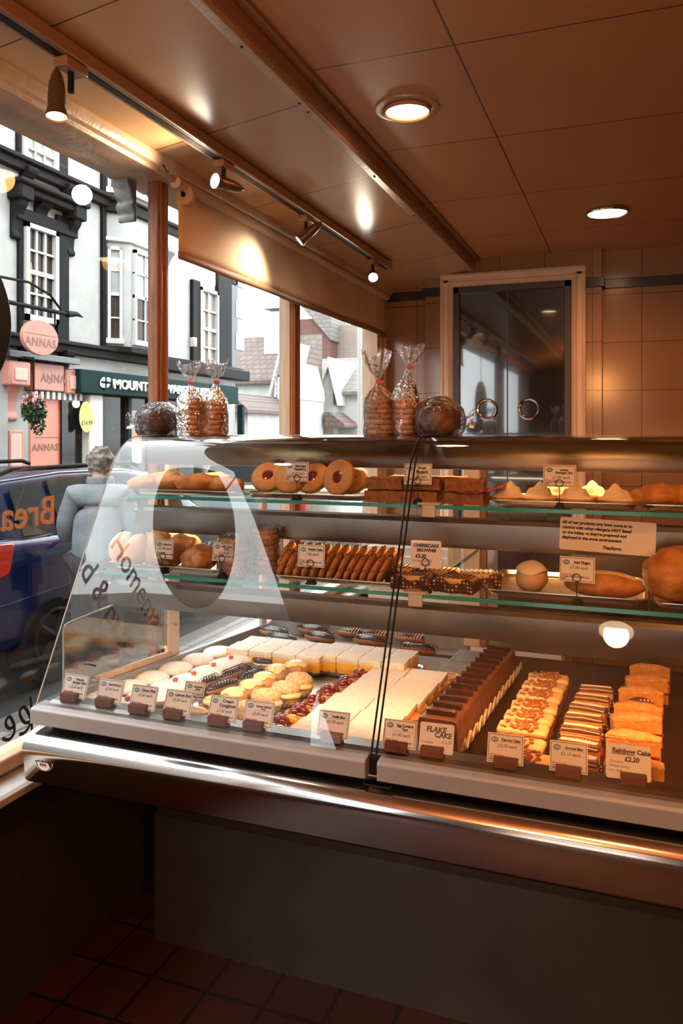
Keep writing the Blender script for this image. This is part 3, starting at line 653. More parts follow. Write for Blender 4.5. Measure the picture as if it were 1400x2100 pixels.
block_card(1035, 1572, ['Carrot Cake'], '£2.20 each', 'white price card for Carrot Cake in a wood block on the steel ledge', bx=.002)
block_card(1165, 1590, ['Caramel Slice'], '£2.10 each', 'white price card for Caramel Slice in a wood block on the steel ledge', bx=0)
RB = [('Rainbow Cake', .0105, -.026, .0135, m_ink, .05), ('£2.20', .0105, -.006, .001, m_ink, .1), ('Contains:', .006, -.031, -.003, m_grey, .3), ('Wheat (nuts)', .006, -.031, -.010, m_grey, .3), ('egg, milk', .006, -.031, -.017, m_grey, .3), ('________', .009, -.026, .0125, m_ink, 0)]
block_card(1288, 1605, RB, '', 'rounded white card handwritten Rainbow Cake in a wood block', w=.072, h=.056, hand=True, bx=.008)
def wire_card(px, py, z, y, title, price, label, w=.064, h=.050, hand=False, tilt=8, stem=.045, cx=0.0, yaw=2, body=None, base=True):
    """card on a wire stand with a ring, clipped to a shelf; px,py = centre of the card, y = its distance plane"""
    p = on(px, py, 1, y)
    t = thing('price_card', label, 'price card', (p.x, p.y, z), R(yaw), group=None)
    hz = p.z - z
    if base: MB().prism([(-.012, 0), (.012, 0), (.005, .012), (-.005, .012)], 'Y', -.008, .008).build('stand_base', m_black, t, bevel=.001)
    MB().tube([(cx, -.006, .004), (cx, -.007, max(.012, hz - .022))], .0009, 6).ring((cx, -.006, hz - .015), .0075, .0009, 'Y', 22, 6).build('wire_stand', m_wire, t)
    M = T(0, 0, hz) @ RY(0) @ RX(90 - tilt)
    card_face(t, title, price, w, h, M, hand, **({'body': body} if body else {}))
    return t
YU, YLW = 1.668, 1.562
wire_card(608, 967, SU, YU, ['Giant Jam', 'Raspberry'], '£1.60 each', 'white price card for Giant Jam Raspberry on a wire stand', w=.060, h=.046, cx=.003)
wire_card(857, 972, SU, YU, ['Fruit', 'Flapjack'], '£1.80 each', 'white price card for Fruit Flapjack on a wire stand by the pane joint', w=.062, h=.046)
wire_card(1147, 976, SU, YU, ['Lemon', 'Meringue Tart'], '£1.85 each', 'white price card for Lemon Meringue Tart on a wire stand', w=.066, h=.046)
wire_card(336, 1126, SLW, YLW, ['Eccles Cake'], '£1.40 each', 'white price card for Eccles Cake on a wire stand', w=.050, h=.044, stem=.04)
wire_card(457, 1131, SLW, YLW, ['Welsh Cakes', '(pack)'], '£2.20 pk', 'white price card for packs of Welsh Cakes on a wire stand', w=.052, h=.043)
wire_card(638, 1140, SLW, YLW, ['Welsh Cake'], '70p each', 'white price card for a single Welsh Cake at 70p on a wire stand', w=.062, h=.048)
CB = [('CHEESECAKE', .0088, -.026, .015, m_ink, .05), ('BROWNIE', .0088, -.019, .0055, m_ink, .05), ('£2.20', .0098, -.022, -.007, m_ink, .1), ('Contains: wheat,', .006, -.028, -.015, m_grey, .3), ('egg, milk', .006, -.012, -.022, m_grey, .3)]
wire_card(873, 1137, SLW, YLW, CB, '', 'white card handwritten CHEESECAKE BROWNIE on a wire stand', w=.064, h=.056, hand=True, tilt=4)
wire_card(1183, 1168, SLW, YLW, ['Iced Finger'], '£1.00 each', 'white price card for Iced Finger on a wire stand over the tray', w=.066, h=.048, yaw=-6)
wire_card(398, 1418, deckz(1.50), 1.50, ['Chocolate', 'Eclair'], '£2.20 each', 'white price card for Chocolate Eclair half hidden behind the Lemon Bun card', w=.050, h=.042, tilt=20)
NB = [('All of our products may have come in to', .0083, -.089, .021, m_ink, .1), ('contact with other allergens NOT listed', .0083, -.089, .0105, m_ink, .1), ("on the lables, as they're prepared and", .0083, -.089, .000, m_ink, .1), ('displayed in the same environment', .0083, -.089, -.0105, m_ink, .1), ('Thankyou.', .009, -.008, -.0265, m_ink, .1)]
pn = on(1244, 1100, 1, 1.688)
nt_ = thing('allergen_notice', 'wide white handwritten allergen notice fixed to the steel band under the upper shelf', 'notice', pn)
card_face(nt_, NB, '', .187, .068, RX(90) @ RZ(-2.0), True)
# ================================================================== BAKED GOODS: materials
m_dust = mat('icing sugar dusting', (0.88, 0.81, 0.74), 0.85, col2=(0.78, 0.66, 0.55), nscale=160, bump=.15, bscale=200)
m_sponge = mat('golden sponge', (0.50, 0.22, 0.06), 0.8, col2=(0.36, 0.13, 0.03), nscale=40, bump=.3, bscale=120)
m_jam = mat('red jam', (0.16, 0.012, 0.010), 0.12, coat=.6)
m_cherry = mat('glace cherry', (0.62, 0.05, 0.015), 0.12, coat=.6)
m_choc = mat('dark chocolate', (0.024, 0.008, 0.004), 0.25, bump=.08, bscale=60, coat=.2)
m_chocm = mat('milk chocolate frosting', (0.13, 0.045, 0.018), 0.45, bump=.25, bscale=50, col2=(0.09, 0.03, 0.012), nscale=20)
m_choux = mat('baked choux', (0.36, 0.13, 0.035), 0.55, col2=(0.20, 0.06, 0.015), nscale=22, bump=.3, bscale=60)
m_cream = mat('whipped cream', (0.86, 0.76, 0.60), 0.5)
m_bun = mat('golden bun crust', (0.70, 0.34, 0.085), 0.42, col2=(0.42, 0.14, 0.025), nscale=22, bump=.3, bscale=70)
m_lemon = mat('pale lemon icing', (0.88, 0.66, 0.30), 0.28, col2=(0.84, 0.58, 0.22), nscale=12, coat=.2)
m_sugar = mat('sugared dough', (0.58, 0.27, 0.08), 0.75, col2=(0.80, 0.58, 0.34), nscale=120, bump=.3, bscale=160)
m_custard = mat('yellow custard', (0.80, 0.42, 0.05), 0.35, col2=(0.72, 0.33, 0.03), nscale=20)
m_pastry = mat('pale shortcrust', (0.66, 0.36, 0.13), 0.6, col2=(0.48, 0.22, 0.06), nscale=26, bump=.3, bscale=80)
m_apricot = mat('glazed apricot', (0.80, 0.30, 0.02), 0.15, coat=.5)
m_vanilla = mat('sugar crusted icing', (0.80, 0.70, 0.60), 0.65, col2=(0.72, 0.60, 0.48), nscale=90, bump=.12, bscale=160)
m_eggc = mat('baked egg custard', (0.72, 0.34, 0.06), 0.4, col2=(0.46, 0.17, 0.03), nscale=18)
m_frost = mat('cream cheese frosting', (0.82, 0.58, 0.26), 0.5, col2=(0.76, 0.50, 0.20), nscale=30, bump=.2, bscale=50)
m_nut = mat('chopped caramel nuts', (0.36, 0.13, 0.035), 0.4, col2=(0.26, 0.08, 0.02), nscale=60)
m_carrot = mat('dark carrot sponge', (0.16, 0.055, 0.02), 0.85, col2=(0.24, 0.09, 0.03), nscale=50, bump=.4, bscale=90)
m_caramel = mat('caramel layer', (0.42, 0.17, 0.045), 0.35)
m_rain = mat('orange rainbow sponge', (0.62, 0.27, 0.07), 0.85, col2=(0.50, 0.19, 0.04), nscale=60, bump=.4, bscale=110)
m_crumb = mat('toasted crumb topping', (0.52, 0.22, 0.06), 0.85, col2=(0.68, 0.38, 0.14), nscale=90, bump=.5, bscale=140)
m_brown = mat('dark brown bread', (0.05, 0.018, 0.008), 0.55, col2=(0.09, 0.034, 0.014), nscale=12, bump=.3, bscale=40)
m_cookie = mat('currant biscuit', (0.64, 0.30, 0.09), 0.7, col2=(0.50, 0.20, 0.055), nscale=25, bump=.35, bscale=80)
m_currant = mat('dark currant', (0.03, 0.012, 0.009), 0.4)
m_flap = mat('oat flapjack', (0.20, 0.075, 0.022), 0.7, col2=(0.34, 0.15, 0.05), nscale=70, bump=.6, bscale=110)
m_paperw = mat('white greaseproof paper', (0.74, 0.66, 0.56), 0.7)
m_tray = mat('aluminium tray', (0.60, 0.56, 0.52), 0.26, 1.0)
m_film = glass('crinkled clear film', (0.97, 0.97, 0.97), 1.6, .06, haze=.07, bump=.6, bscale=60)
m_redtie = mat('red tape tie', (0.55, 0.03, 0.01), 0.4)
def dots(name, base, dot, sc):
    if name in MATS: return MATS[name]
    m = mat(name, base, .6); nt = m.node_tree; N, L = nt.nodes, nt.links
    tc = N.new('ShaderNodeTexCoord'); vo = N.new('ShaderNodeTexVoronoi'); vo.inputs['Scale'].default_value = sc; vo.inputs['Randomness'].default_value = 0
    L.new(tc.outputs['Object'], vo.inputs['Vector'])
    lt = N.new('ShaderNodeMath'); lt.operation = 'LESS_THAN'; lt.inputs[1].default_value = .30; L.new(vo.outputs['Distance'], lt.inputs[0])
    mx = N.new('ShaderNodeMix'); mx.data_type = 'RGBA'; mx.inputs[6].default_value = (*base, 1); mx.inputs[7].default_value = (*dot, 1)
    L.new(lt.outputs[0], mx.inputs[0]); L.new(mx.outputs[2], N['Principled BSDF'].inputs['Base Color'])
    return m
m_dotb = dots('brown dotted paper', (0.06, 0.018, 0.012), (0.72, 0.55, 0.42), 125)
m_dotr = dots('red dotted paper', (0.40, 0.03, 0.015), (0.75, 0.40, 0.28), 150)
m_dotw = mat('printed paper case', (0.60, 0.50, 0.38), .6, col2=(0.06, 0.03, 0.02), nscale=160, contrast=(.5, .56))
def lay(proto, spots, labels, group):
    """first spot takes the prototype, the others take copies; spot = (location, rotation z, scale)"""
    out = []
    for i, (p, rz, sc) in enumerate(spots):
        lb = labels(i) if callable(labels) else labels[i]
        if i == 0:
            o = proto; o.location = p; o.rotation_euler = (o.rotation_euler.x, o.rotation_euler.y, rz); o.scale = (sc,) * 3; o['label'] = lb; o['group'] = group
        else: o = dup(proto, p, (proto.rotation_euler.x, proto.rotation_euler.y, rz), lb, sc)
        out.append(o)
    return out
def spots(pxs, h, rz=0.0, jit=.3, sc=1.0):
    return [(dk(x, y, h), rz + rnd.uniform(-jit, jit), sc * rnd.uniform(.97, 1.03)) for x, y in pxs]
def paper_case(r0, r1, h, name, m, t, n=48, fl=24):
    mb = MB(); mb.loft([[(r * (1 + .05 * (z > 0) * math.cos(fl * 2 * math.pi * j / n)) * math.cos(2 * math.pi * j / n), r * (1 + .05 * (z > 0) * math.cos(fl * 2 * math.pi * j / n)) * math.sin(2 * math.pi * j / n), z) for j in range(n)] for r, z in ((r0, .0005), ((r0 + r1) / 2, h * .5), (r1, h))], True, False)
    return mb.build(name, m, t, solid=.0006, smooth=60)
# ---- Victoria sponges: two pale dusted rounds with jam between, left edge of the deck
def sponge(cherry):
    t = thing('custard_sponge' if cherry else 'victoria_sponge', 'x', 'cake')
    MB().lathe([(0, 0), (.040, 0), (.045, .004), (.046, .012), (.043, .016), (0, .016)], 36, wob=.03).build('base_sponge', m_sponge, t, smooth=60)
    MB().lathe([(0, .015), (.042, .015), (.0425, .019), (0, .019)], 36).build('jam_layer', m_jam if not cherry else m_custard, t)
    MB().lathe([(.030, .018), (.046, .018), (.0485, .022), (.048, .027), (.043, .032), (.030, .0365), (.015, .0385), (0, .039)], 40, wob=.02).build('dusted_top', m_dust, t, smooth=80)
    if cherry: MB().ell((.012, .010, .043), (.0072, .0072, .006), 14, 9).build('cherry', m_cherry, t)
    return t
pv = [(186, 1425), (262, 1400), (310, 1382), (359, 1363), (405, 1345), (447, 1329)]
lay(sponge(False), spots(pv, .036), lambda i: '%s round dusted Victoria sponge from the front, along the left edge of the deck' % ORD[i], 'Victoria sponges on the deck')
pc = [(247, 1440), (300, 1419), (346, 1402), (385, 1387), (427, 1369), (463, 1354), (497, 1340)]
lay(sponge(True), spots(pc, .036), lambda i: '%s dusted custard sponge with a cherry from the front, second row from the left' % ORD[i], 'custard sponges with cherries')
# ---- choux rings
def choux(dark):
    t = thing('choux_ring', 'x', 'pastry')
    def tor(z, r, a, m, nm):
        mb = MB(); n, k = 30, 10; rings = []
        for i in range(n + 1):
            A = 2 * math.pi * i / n; rr = r * (1 + .05 * math.sin(A * 7))
            rings.append([((rr + a * math.cos(2 * math.pi * j / k)) * math.cos(A), (rr + a * math.cos(2 * math.pi * j / k)) * math.sin(A), z + a * .6 * math.sin(2 * math.pi * j / k)) for j in range(k)])
        mb.loft(rings, False, False); return mb.jitter(.0012, 60).build(nm, m, t, smooth=80)
    tor(.009, .030, .015, m_choux, 'lower_ring'); tor(.018, .029, .012, m_cream, 'cream_layer'); tor(.028, .030, .0145, m_choc if dark else m_choux, 'upper_ring')
    if dark:
        z = MB()
        for k in range(9):
            A = 2 * math.pi * k / 9
            z.tube([(.022 * math.cos(A), .022 * math.sin(A), .0365), (.030 * math.cos(A + .3), .030 * math.sin(A + .3), .0385), (.038 * math.cos(A + .5), .038 * math.sin(A + .5), .036)], .0008, 5)
        z.build('icing_drizzle', m_cream, t)
    else:
        MB().lathe([(.024, .0365), (.030, .0385), (.036, .0365), (.034, .0355), (.026, .0355)], 30).build('sugar_top', m_dust, t)
    return t
lay(choux(False), spots([(322, 1432)], .034), ['plain layered choux ring behind the Choux Ring card'], 'choux rings')
lay(choux(True), spots([(546, 1345)], .034), ['dark chocolate coated choux ring with white drizzle behind the eclairs'], 'choux rings')
# ---- chocolate eclairs
def eclair(drz, light=False):
    t = thing('chocolate_eclair', 'x', 'eclair')
    MB().ell((0, 0, .017), (.062, .022, .017), 20, 12, .06, 3.0, ).build('choux_bun', m_choux, t, smooth=80)
    MB().ell((0, 0, .026), (.060, .0175, .0135), 22, 10, .07, 4.0).build('chocolate_top', m_choc, t, smooth=80)
    z = MB()
    if drz == 'rib':
        for k in range(9):
            x = -.045 + k * .0113; z.tube([(x - .002, -.0175, .027), (x, -.010, .0375), (x + .002, .0, .0402), (x + .003, .010, .0375), (x + .004, .0175, .027)], .0014, 5)
        z.build('chocolate_ribs', m_choc, t)
    else:
        for k in range(10):
            x = -.05 + k * .0108; w = .017
            z.tube([(x, -w - .002, .024), (x + .004, -w * .6, .036), (x + .008, 0, .0415), (x + .0105, w * .6, .036), (x + .012, w, .027)], .0009, 5)
        z.build('icing_drizzle', m_choc if drz == 'dark' else m_cream, t)
    return t
ea = math.atan2(*(lambda d: (d.y, d.x))(dk(515, 1362, .03) - dk(389, 1399, .03)))
lay(eclair('rib'), [(dk(x, y, .03), ea + a, .86) for x, y, a in [(421, 1392, 0), (477, 1372, .05), (457, 1399, -.08), (517, 1376, .03)]],
    ['front left ribbed chocolate eclair beside the custard sponges', 'rear left ribbed chocolate eclair, behind the first one', 'front right ribbed chocolate eclair, just behind its price card', 'rear right ribbed chocolate eclair, beside the iced lemon buns'], 'chocolate eclairs behind their card')
bk = [(560, 1285), (577, 1299), (640, 1281), (655, 1296), (712, 1285), (757, 1303), (764, 1290), (837, 1297), (856, 1319)]
lb9 = ['far left', 'left front', 'second far', 'second front', 'third far, white drizzled', 'front middle', 'fourth far, white drizzled', 'fifth far, white drizzled', 'rightmost front']
e1 = eclair('dark'); e2 = eclair('white'); n1 = n2 = 0
for i, (x, y) in enumerate(bk):
    wh = i in (4, 6, 7); src = e2 if wh else e1; lbl = '%s chocolate eclair at the back of the deck behind the cream slices' % lb9[i]
    p = dk(x, y, .038); rz = -.12 + rnd.uniform(-.12, .12)
    if (n2 if wh else n1) == 0: src.location = p; src.rotation_euler = (0, 0, rz); src['label'] = lbl; src['group'] = 'eclairs at the back of the deck'
    else: dup(src, p, (0, 0, rz), lbl, 1.0)
    if wh: n2 += 1
    else: n1 += 1
# ---- lemon buns and cream doughnuts
def bun(kind):
    t = thing('lemon_bun' if kind else 'cream_doughnut', 'x', 'bun' if kind else 'doughnut')
    paper_case(.026, .033, .014, 'paper_case', m_dotw, t)
    if kind:
        MB().ell((0, 0, .026), (.037, .034, .024), 26, 14, .05, 2.0).build('bun_body', m_bun, t, smooth=90)
        def cap(u, v):
            a = 2 * math.pi * u; th = v * (.95 + .16 * math.sin(3 * a + 1) + .08 * math.sin(7 * a))
            return (.0385 * math.sin(th) * math.cos(a), .0355 * math.sin(th) * math.sin(a), .026 + .0258 * math.cos(th))
        MB().sheet(cap, 32, 7).build('icing', m_lemon, t, smooth=90, solid=.0022)
    else:
        MB().ell((0, 0, .018), (.036, .032, .016), 24, 12, .05, 2.0).build('bun_base', m_sugar, t, smooth=90)
        MB().ell((.006, -.006, .026), (.034, .030, .011), 24, 10, .12, 4.0).build('cream_filling', m_lemon, t, smooth=90)
        MB().ell((-.002, .003, .036), (.037, .033, .019), 26, 14, .06, 2.0).build('bun_lid', m_sugar, t, smooth=90)
    return t
pl = [(398, 1458), (436, 1436), (479, 1416), (515, 1400), (541, 1385), (567, 1369), (606, 1359)]
lay(bun(1), spots(pl, .045, jit=3), lambda i: '%s pale iced lemon bun counted from the front of its row' % ORD[i], 'iced lemon buns')
pdn = [(484, 1468), (510, 1443), (546, 1420), (586, 1404), (613, 1386)]
lay(bun(0), spots(pdn, .048, jit=.4), lambda i: '%s sugared cream doughnut counted from the front of its row' % ORD[i], 'cream doughnuts')
# ---- cherry custard tarts, and apricot ones
def tart(fruit):
    t = thing('cherry_tart' if fruit else 'apricot_tart', 'x', 'tart')
    paper_case(.024, .034, .016, 'foil_case', m_dotw, t)
    MB().lathe([(0, .002), (.025, .002), (.034, .017), (.0335, .020), (.030, .018), (.028, .013), (0, .013)], 48, flute=24, famp=.025).build('pastry_shell', m_pastry, t, smooth=60)
    MB().lathe([(0, .014), (.029, .014), (.026, .019), (0, .021)], 24).build('custard_filling', m_custard, t)
    if fruit:
        g = MB()
        for k in range(7):
            a = k * 2.4; rr = .006 + .0018 * k
            g.ell((rr * math.cos(a), rr * math.sin(a), .026 + .006 * (k < 3)), (.0088, .0088, .0075), 12, 8, .15, 2)
        g.build('cherries', m_jam, t, smooth=90)['kind'] = 'stuff'
        MB().ell((0, 0, .019), (.027, .026, .010), 22, 8, .15, 3).build('cherry_glaze', m_jam, t, smooth=90)
    else:
        MB().ell((0, 0, .022), (.019, .018, .012), 20, 10, .04, 2).build('apricot_half', m_apricot, t, smooth=90)
    return t
pt = [(553, 1494), (574, 1470), (613, 1448), (647, 1428), (676, 1408), (706, 1392), (738, 1376)]
lay(tart(1), spots(pt, .034, jit=3), lambda i: '%s glossy dark cherry custard tart counted from the front of its row' % ORD[i], 'cherry custard tarts')
lay(tart(0), spots([(571, 1492), (599, 1471)], .028, jit=3), ['front apricot tart beside the Cherry Custard Tart card', 'second apricot tart, between cherry tarts and vanilla slice'], 'apricot tarts')
# ---- vanilla slices: two blocks of iced slices
def slab(name, cat, w, d, h, top, side, fill=None, ov=.0015):
    t = thing(name, 'x', cat)
    if fill:
        mb = MB(); k = 10; ring = lambda z, g: smooth_poly([(-w / 2 - g, -d / 2 - g), (w / 2 + g, -d / 2 - g), (w / 2 + g, d / 2 + g), (-w / 2 - g, d / 2 + g)], .004, 3)
        mb.loft([[(x, y, z) for x, y in ring(z, g)] for z, g in ((0, -.001), (h * .25, .001), (h * .5, .0015), (h * .70, .0))]); mb.jitter(.0015, 60)
        mb.build('custard_layer', fill, t, smooth=60)
        z0 = h * .66
    else:
        MB().box(-w / 2, w / 2, -d / 2, d / 2, 0, h * .62).jitter(.001, 40).build('pastry_base', side, t, bevel=.002); z0 = h * .6
    mb = MB(); pl_ = smooth_poly([(-w / 2 - ov, -d / 2 - ov), (w / 2 + ov, -d / 2 - ov), (w / 2 + ov, d / 2 + ov), (-w / 2 - ov, d / 2 + ov)], .005, 4); s_ = lambda g, z: [(x * g, y * g, z) for x, y in pl_]
    mb.loft([s_(.985, z0), s_(1, z0 + .002), s_(1, h - .003), s_(.985, h), s_(.6, h + .001)]); mb.build('icing_top', top, t, smooth=50)
    return t
WV, DV, HV = .092, .094, .034
ax = math.atan2(*(lambda d: (d.y, d.x))(dk(900, 1371, HV) - dk(778, 1365, HV)))
vs_ = []
a0, a1 = dk(594, 1490, HV), dk(696, 1424, HV); b0, b1 = dk(716, 1512, HV), dk(795, 1432, HV)
rowsv = []
o0 = dk(606, 1484, HV)
vdir = (dk(900, 1376, HV) - dk(728, 1490, HV)); vdir.z = 0; vdir.normalize()
# two columns of three in front, two columns of two behind
def vgrid(p, nx, ny):
    out = []
    for j in range(ny):
        for i in range(nx):
            x = p.x + WV / 2 + i * (WV + .005); y = p.y + DV / 2 + j * (DV + .006)
            out.append((Vector((x + rnd.uniform(-.001, .001), y, deckz(y))), rnd.uniform(-.015, .015), 1.0))
    return out
pf = dk(598, 1490, HV); WV = .098
vspots = vgrid(Vector((pf.x, 1.475, 0)), 2, 3) + vgrid(Vector((pf.x + .006, 1.772, 0)), 2, 3)
side = lambda i: 'left' if i % 2 == 0 else 'right'
lay(slab('vanilla_slice', 'slice', WV, DV, HV, m_vanilla, m_pastry), vspots,
    lambda i: '%s vanilla slice with white icing in row %s from the front' % (side(i), ['one', 'two', 'three', 'four', 'five', 'six'][i // 2]), 'vanilla slices in two blocks')
# ---- cream slices on two oval platters at the back
m_platter = mat('dark steel platter', (.30, .29, .28), .2, 1.0)
def platter(x0, x1, y0, y1, label):
    z = deckz((y0 + y1) / 2) + .002; t = thing('steel_platter', label, 'platter', ((x0 + x1) / 2, (y0 + y1) / 2, z), group='steel platters under the cream slices')
    pl_ = smooth_poly([(x0, y0), (x1, y0), (x1, y1), (x0, y1)], .04, 6); cx, cy = (x0 + x1) / 2, (y0 + y1) / 2
    sc = lambda g, zz: [((x - cx) * g, (y - cy) * g, zz) for x, y in pl_]
    MB().loft([sc(.93, 0), sc(.95, .003), sc(1.04, .012), sc(1.05, .012), sc(1.04, .009), sc(.94, -.001)], True, False).build('dish', m_platter, t, smooth=40); t.rotation_euler = (-DSL, 0, 0)
    return z
def creamtray(px, py, nx, ny, w, d, where):
    p = dk(px, py, .05); x0, y0 = p.x, p.y
    z = platter(x0 - .012, x0 + nx * w + .012, y0 - .012, y0 + ny * d + .012, 'dark steel platter under the %s block of cream slices' % where)
    sp = []
    for j in range(ny):
        for i in range(nx): 
            y = y0 + d / 2 + j * d
            sp.append((Vector((x0 + w / 2 + i * w, y, deckz(y) + .008)), rnd.uniform(-.02, .02), 1.0))
    fr = ['front', 'rear']
    lay(slab('cream_slice', 'slice', w * .95, d * .95, .046, m_vanilla, m_pastry, m_custard, .001), sp,
        lambda i: '%s custard slice from the left, %s row of the %s block at the back' % (ORD[i % nx], fr[i // nx], where), 'custard slices in the %s block' % where)
creamtray(462, 1330, 4, 2, .074, .082, 'left')
creamtray(643, 1345, 4, 2, .066, .080, 'right')
# ---- egg custard tarts
def eggtart():
    t = thing('egg_custard_tart', 'x', 'tart')
    MB().lathe([(0, 0), (.026, 0), (.033, .018), (.032, .021), (.029, .019), (.028, .016), (0, .016)], 48, flute=16, famp=.02, wob=.03).build('pastry_shell', m_pastry, t, smooth=60)
    MB().lathe([(0, .015), (.0285, .015), (.0285, .0175), (.015, .0185), (0, .0185)], 28).build('custard', m_eggc, t, smooth=80)
    return t
pe = [(835, 1468), (850, 1447), (862, 1428), (880, 1411), (899, 1397), (918, 1385)]
lay(eggtart(), spots(pe, .02, jit=3), lambda i: '%s egg custard tart from the front, beside the flake cakes' % ORD[i], 'egg custard tarts')
# ---- flake cakes: standing chocolate slices with a flake bar
def flake():
    t = thing('flake_cake', 'x', 'cake slice')
    w, d, h = .088, .055, .070
    pf_ = smooth_poly([(-w / 2, 0), (w / 2, 0), (w / 2 - .002, h), (-w / 2 + .002, h)], .010, 5)
    mb = MB(); mb.prism(pf_, 'Y', -d / 2, d / 2); mb.jitter(.0015, 45); mb.build('sponge', m_chocm, t, smooth=50, bevel=.002)
    b = MB(); n = 10; rings = []
    for i in range(9):
        x = -.031 + i * .0078; rings.append([(x, (.0085 + .0030 * math.sin(3 * 2 * math.pi * j / n + 1)) * math.cos(2 * math.pi * j / n) - .001, h + .005 + (.0085 + .0030 * math.sin(3 * 2 * math.pi * j / n + 1)) * math.sin(2 * math.pi * j / n)) for j in range(n)])
    b.loft(rings); b.jitter(.001, 90); b.build('flake_bar', m_choc, t, smooth=40)
    p = MB().sheet(lambda u, v: (w / 2 + .001 + .016 * v, (u - .5) * (d + .012), .001 + .040 * v * (.75 + .35 * math.sin(u * 9 + 2)) + .002 * math.sin(u * 15)), 10, 5)
    p.build('paper_liner', m_paperw, t, solid=.0006, smooth=60)
    return t
fp = [(900, 1463), (906, 1453), (912, 1441), (926, 1431), (935, 1420), (944, 1408), (960, 1391), (972, 1375), (982, 1364), (992, 1355), (1001, 1346), (1009, 1338), (1017, 1331)]
q0, q1 = dk(905, 1463, .072), dk(1022, 1333, .072)
fs_ = []
for i in range(13):
    p = q0.lerp(q1, i / 12); p.z = deckz(p.y); fs_.append((p, R(-4) + rnd.uniform(-.06, .06), 1.0))
lay(flake(), fs_, lambda i: '%s dark chocolate flake cake slice from the front of its long row' % ORD[i], 'flake cake slices in a row')
# ---- carrot cakes
def carrot():
    t = thing('carrot_cake', 'x', 'cake slice'); w, d, h = .098, .056, .042
    MB().box(-w / 2, w / 2, -d / 2, d / 2, 0, h * .8).jitter(.002, 40).build('sponge', m_carrot, t, bevel=.003)
    pl_ = smooth_poly([(-w / 2 - .001, -d / 2 - .001), (w / 2 + .001, -d / 2 - .001), (w / 2 + .001, d / 2 + .001), (-w / 2 - .001, d / 2 + .001)], .007, 4); s_ = lambda g, z: [(x * g, y * g, z) for x, y in pl_]
    f_ = MB().loft([s_(.97, h * .72), s_(1.02, h * .78), s_(1.01, h * .95), s_(.93, h * 1.03), s_(.5, h * 1.06)]); f_.jitter(.0035, 40); f_.build('frosting', m_frost, t, smooth=60)
    g = MB(); rr = random.Random(3)
    for k in range(58):
        g.ell((rr.gauss(0, .0175), rr.uniform(-d * .48, d * .48), h * 1.05 + rr.uniform(-.001, .004)), (rr.uniform(.0030, .0052), rr.uniform(.0026, .0042), rr.uniform(.0024, .0036)), 9, 6, .35, 2.5)
    g.build('chopped_nuts', m_nut, t, smooth=50)['kind'] = 'stuff'
    return t
cp = [(1074, 1553), (1062, 1520), (1072, 1490), (1084, 1467), (1095, 1446), (1106, 1424), (1115, 1405), (1124, 1388)]
lay(carrot(), [(dk(x, y, .042), rnd.uniform(-.10, .05), 1.0) for x, y in cp], lambda i: '%s carrot cake slice with pale frosting and nuts, counted from the front' % ORD[i], 'carrot cake slices in a row')
# ---- caramel slices in dotted papers
def caramel(pm):
    t = thing('caramel_slice', 'x', 'slice'); w, d, h = .078, .038, .050
    MB().box(-w / 2, w / 2, -d / 2, d / 2, .002, h * .45).jitter(.0012, 50).build('shortbread', m_pastry, t, bevel=.002)
    MB().box(-w / 2 - .0005, w / 2 + .0005, -d / 2 - .0005, d / 2 + .0005, h * .44, h * .75).build('caramel', m_caramel, t, bevel=.002)
    MB().box(-w / 2 - .001, w / 2 + .001, -d / 2 - .001, d / 2 + .001, h * .74, h).jitter(.001, 40).build('chocolate_top', m_chocm, t, bevel=.003)
    z = MB()
    for k in range(5):
        yy = -d * .4 + k * d * .2; z.tube([(-w * .45, yy, h + .0012), (0, yy + .002, h + .0016), (w * .45, yy - .001, h + .0012)], .0009, 5)
    for zz in (.018, .030, .043): z.tube([(-w * .49, -d / 2 - .001, zz), (0, -d / 2 - .0015, zz + .002), (w * .49, -d / 2 - .001, zz - .001)], .0009, 5)
    z.build('icing_lines', m_cream, t)
    def pap(u, v):
        a = (u - .5) * 1.0
        return ((u - .5) * (w + .020), -d / 2 - .003 + .004 * abs(a) - .004 * v, .001 + v * (.030 - .016 * abs(a * 2) ** 2) + .001 * math.sin(u * 30))
    MB().sheet(pap, 24, 4).build('paper_liner', pm, t, solid=.0007, smooth=60)
    return t
cm = [(1180, 1556), (1184, 1524), (1190, 1492), (1196, 1468), (1204, 1448), (1213, 1428), (1222, 1410)]
cA = caramel(m_dotr)
cB = caramel(m_dotb)
usedA = usedB = False
for i, (x, y) in enumerate(cm):
    redp = i == 2
    lb_ = '%s caramel slice from the front, in a %s paper' % (ORD[i], 'red dotted' if redp else 'brown dotted'); p = dk(x, y, .05)
    src = cA if redp else cB
    if redp: src.location = p; src['label'] = lb_; src['group'] = 'caramel slices in a row'; src.rotation_euler = (R(-14), 0, -.05)
    elif not usedB: usedB = True; src.location = p; src['label'] = lb_; src['group'] = 'caramel slices in a row'; src.rotation_euler = (R(-14), 0, rnd.uniform(-.15, .1))
    else: dup(src, p, (R(-14), 0, rnd.uniform(-.15, .1)), lb_)
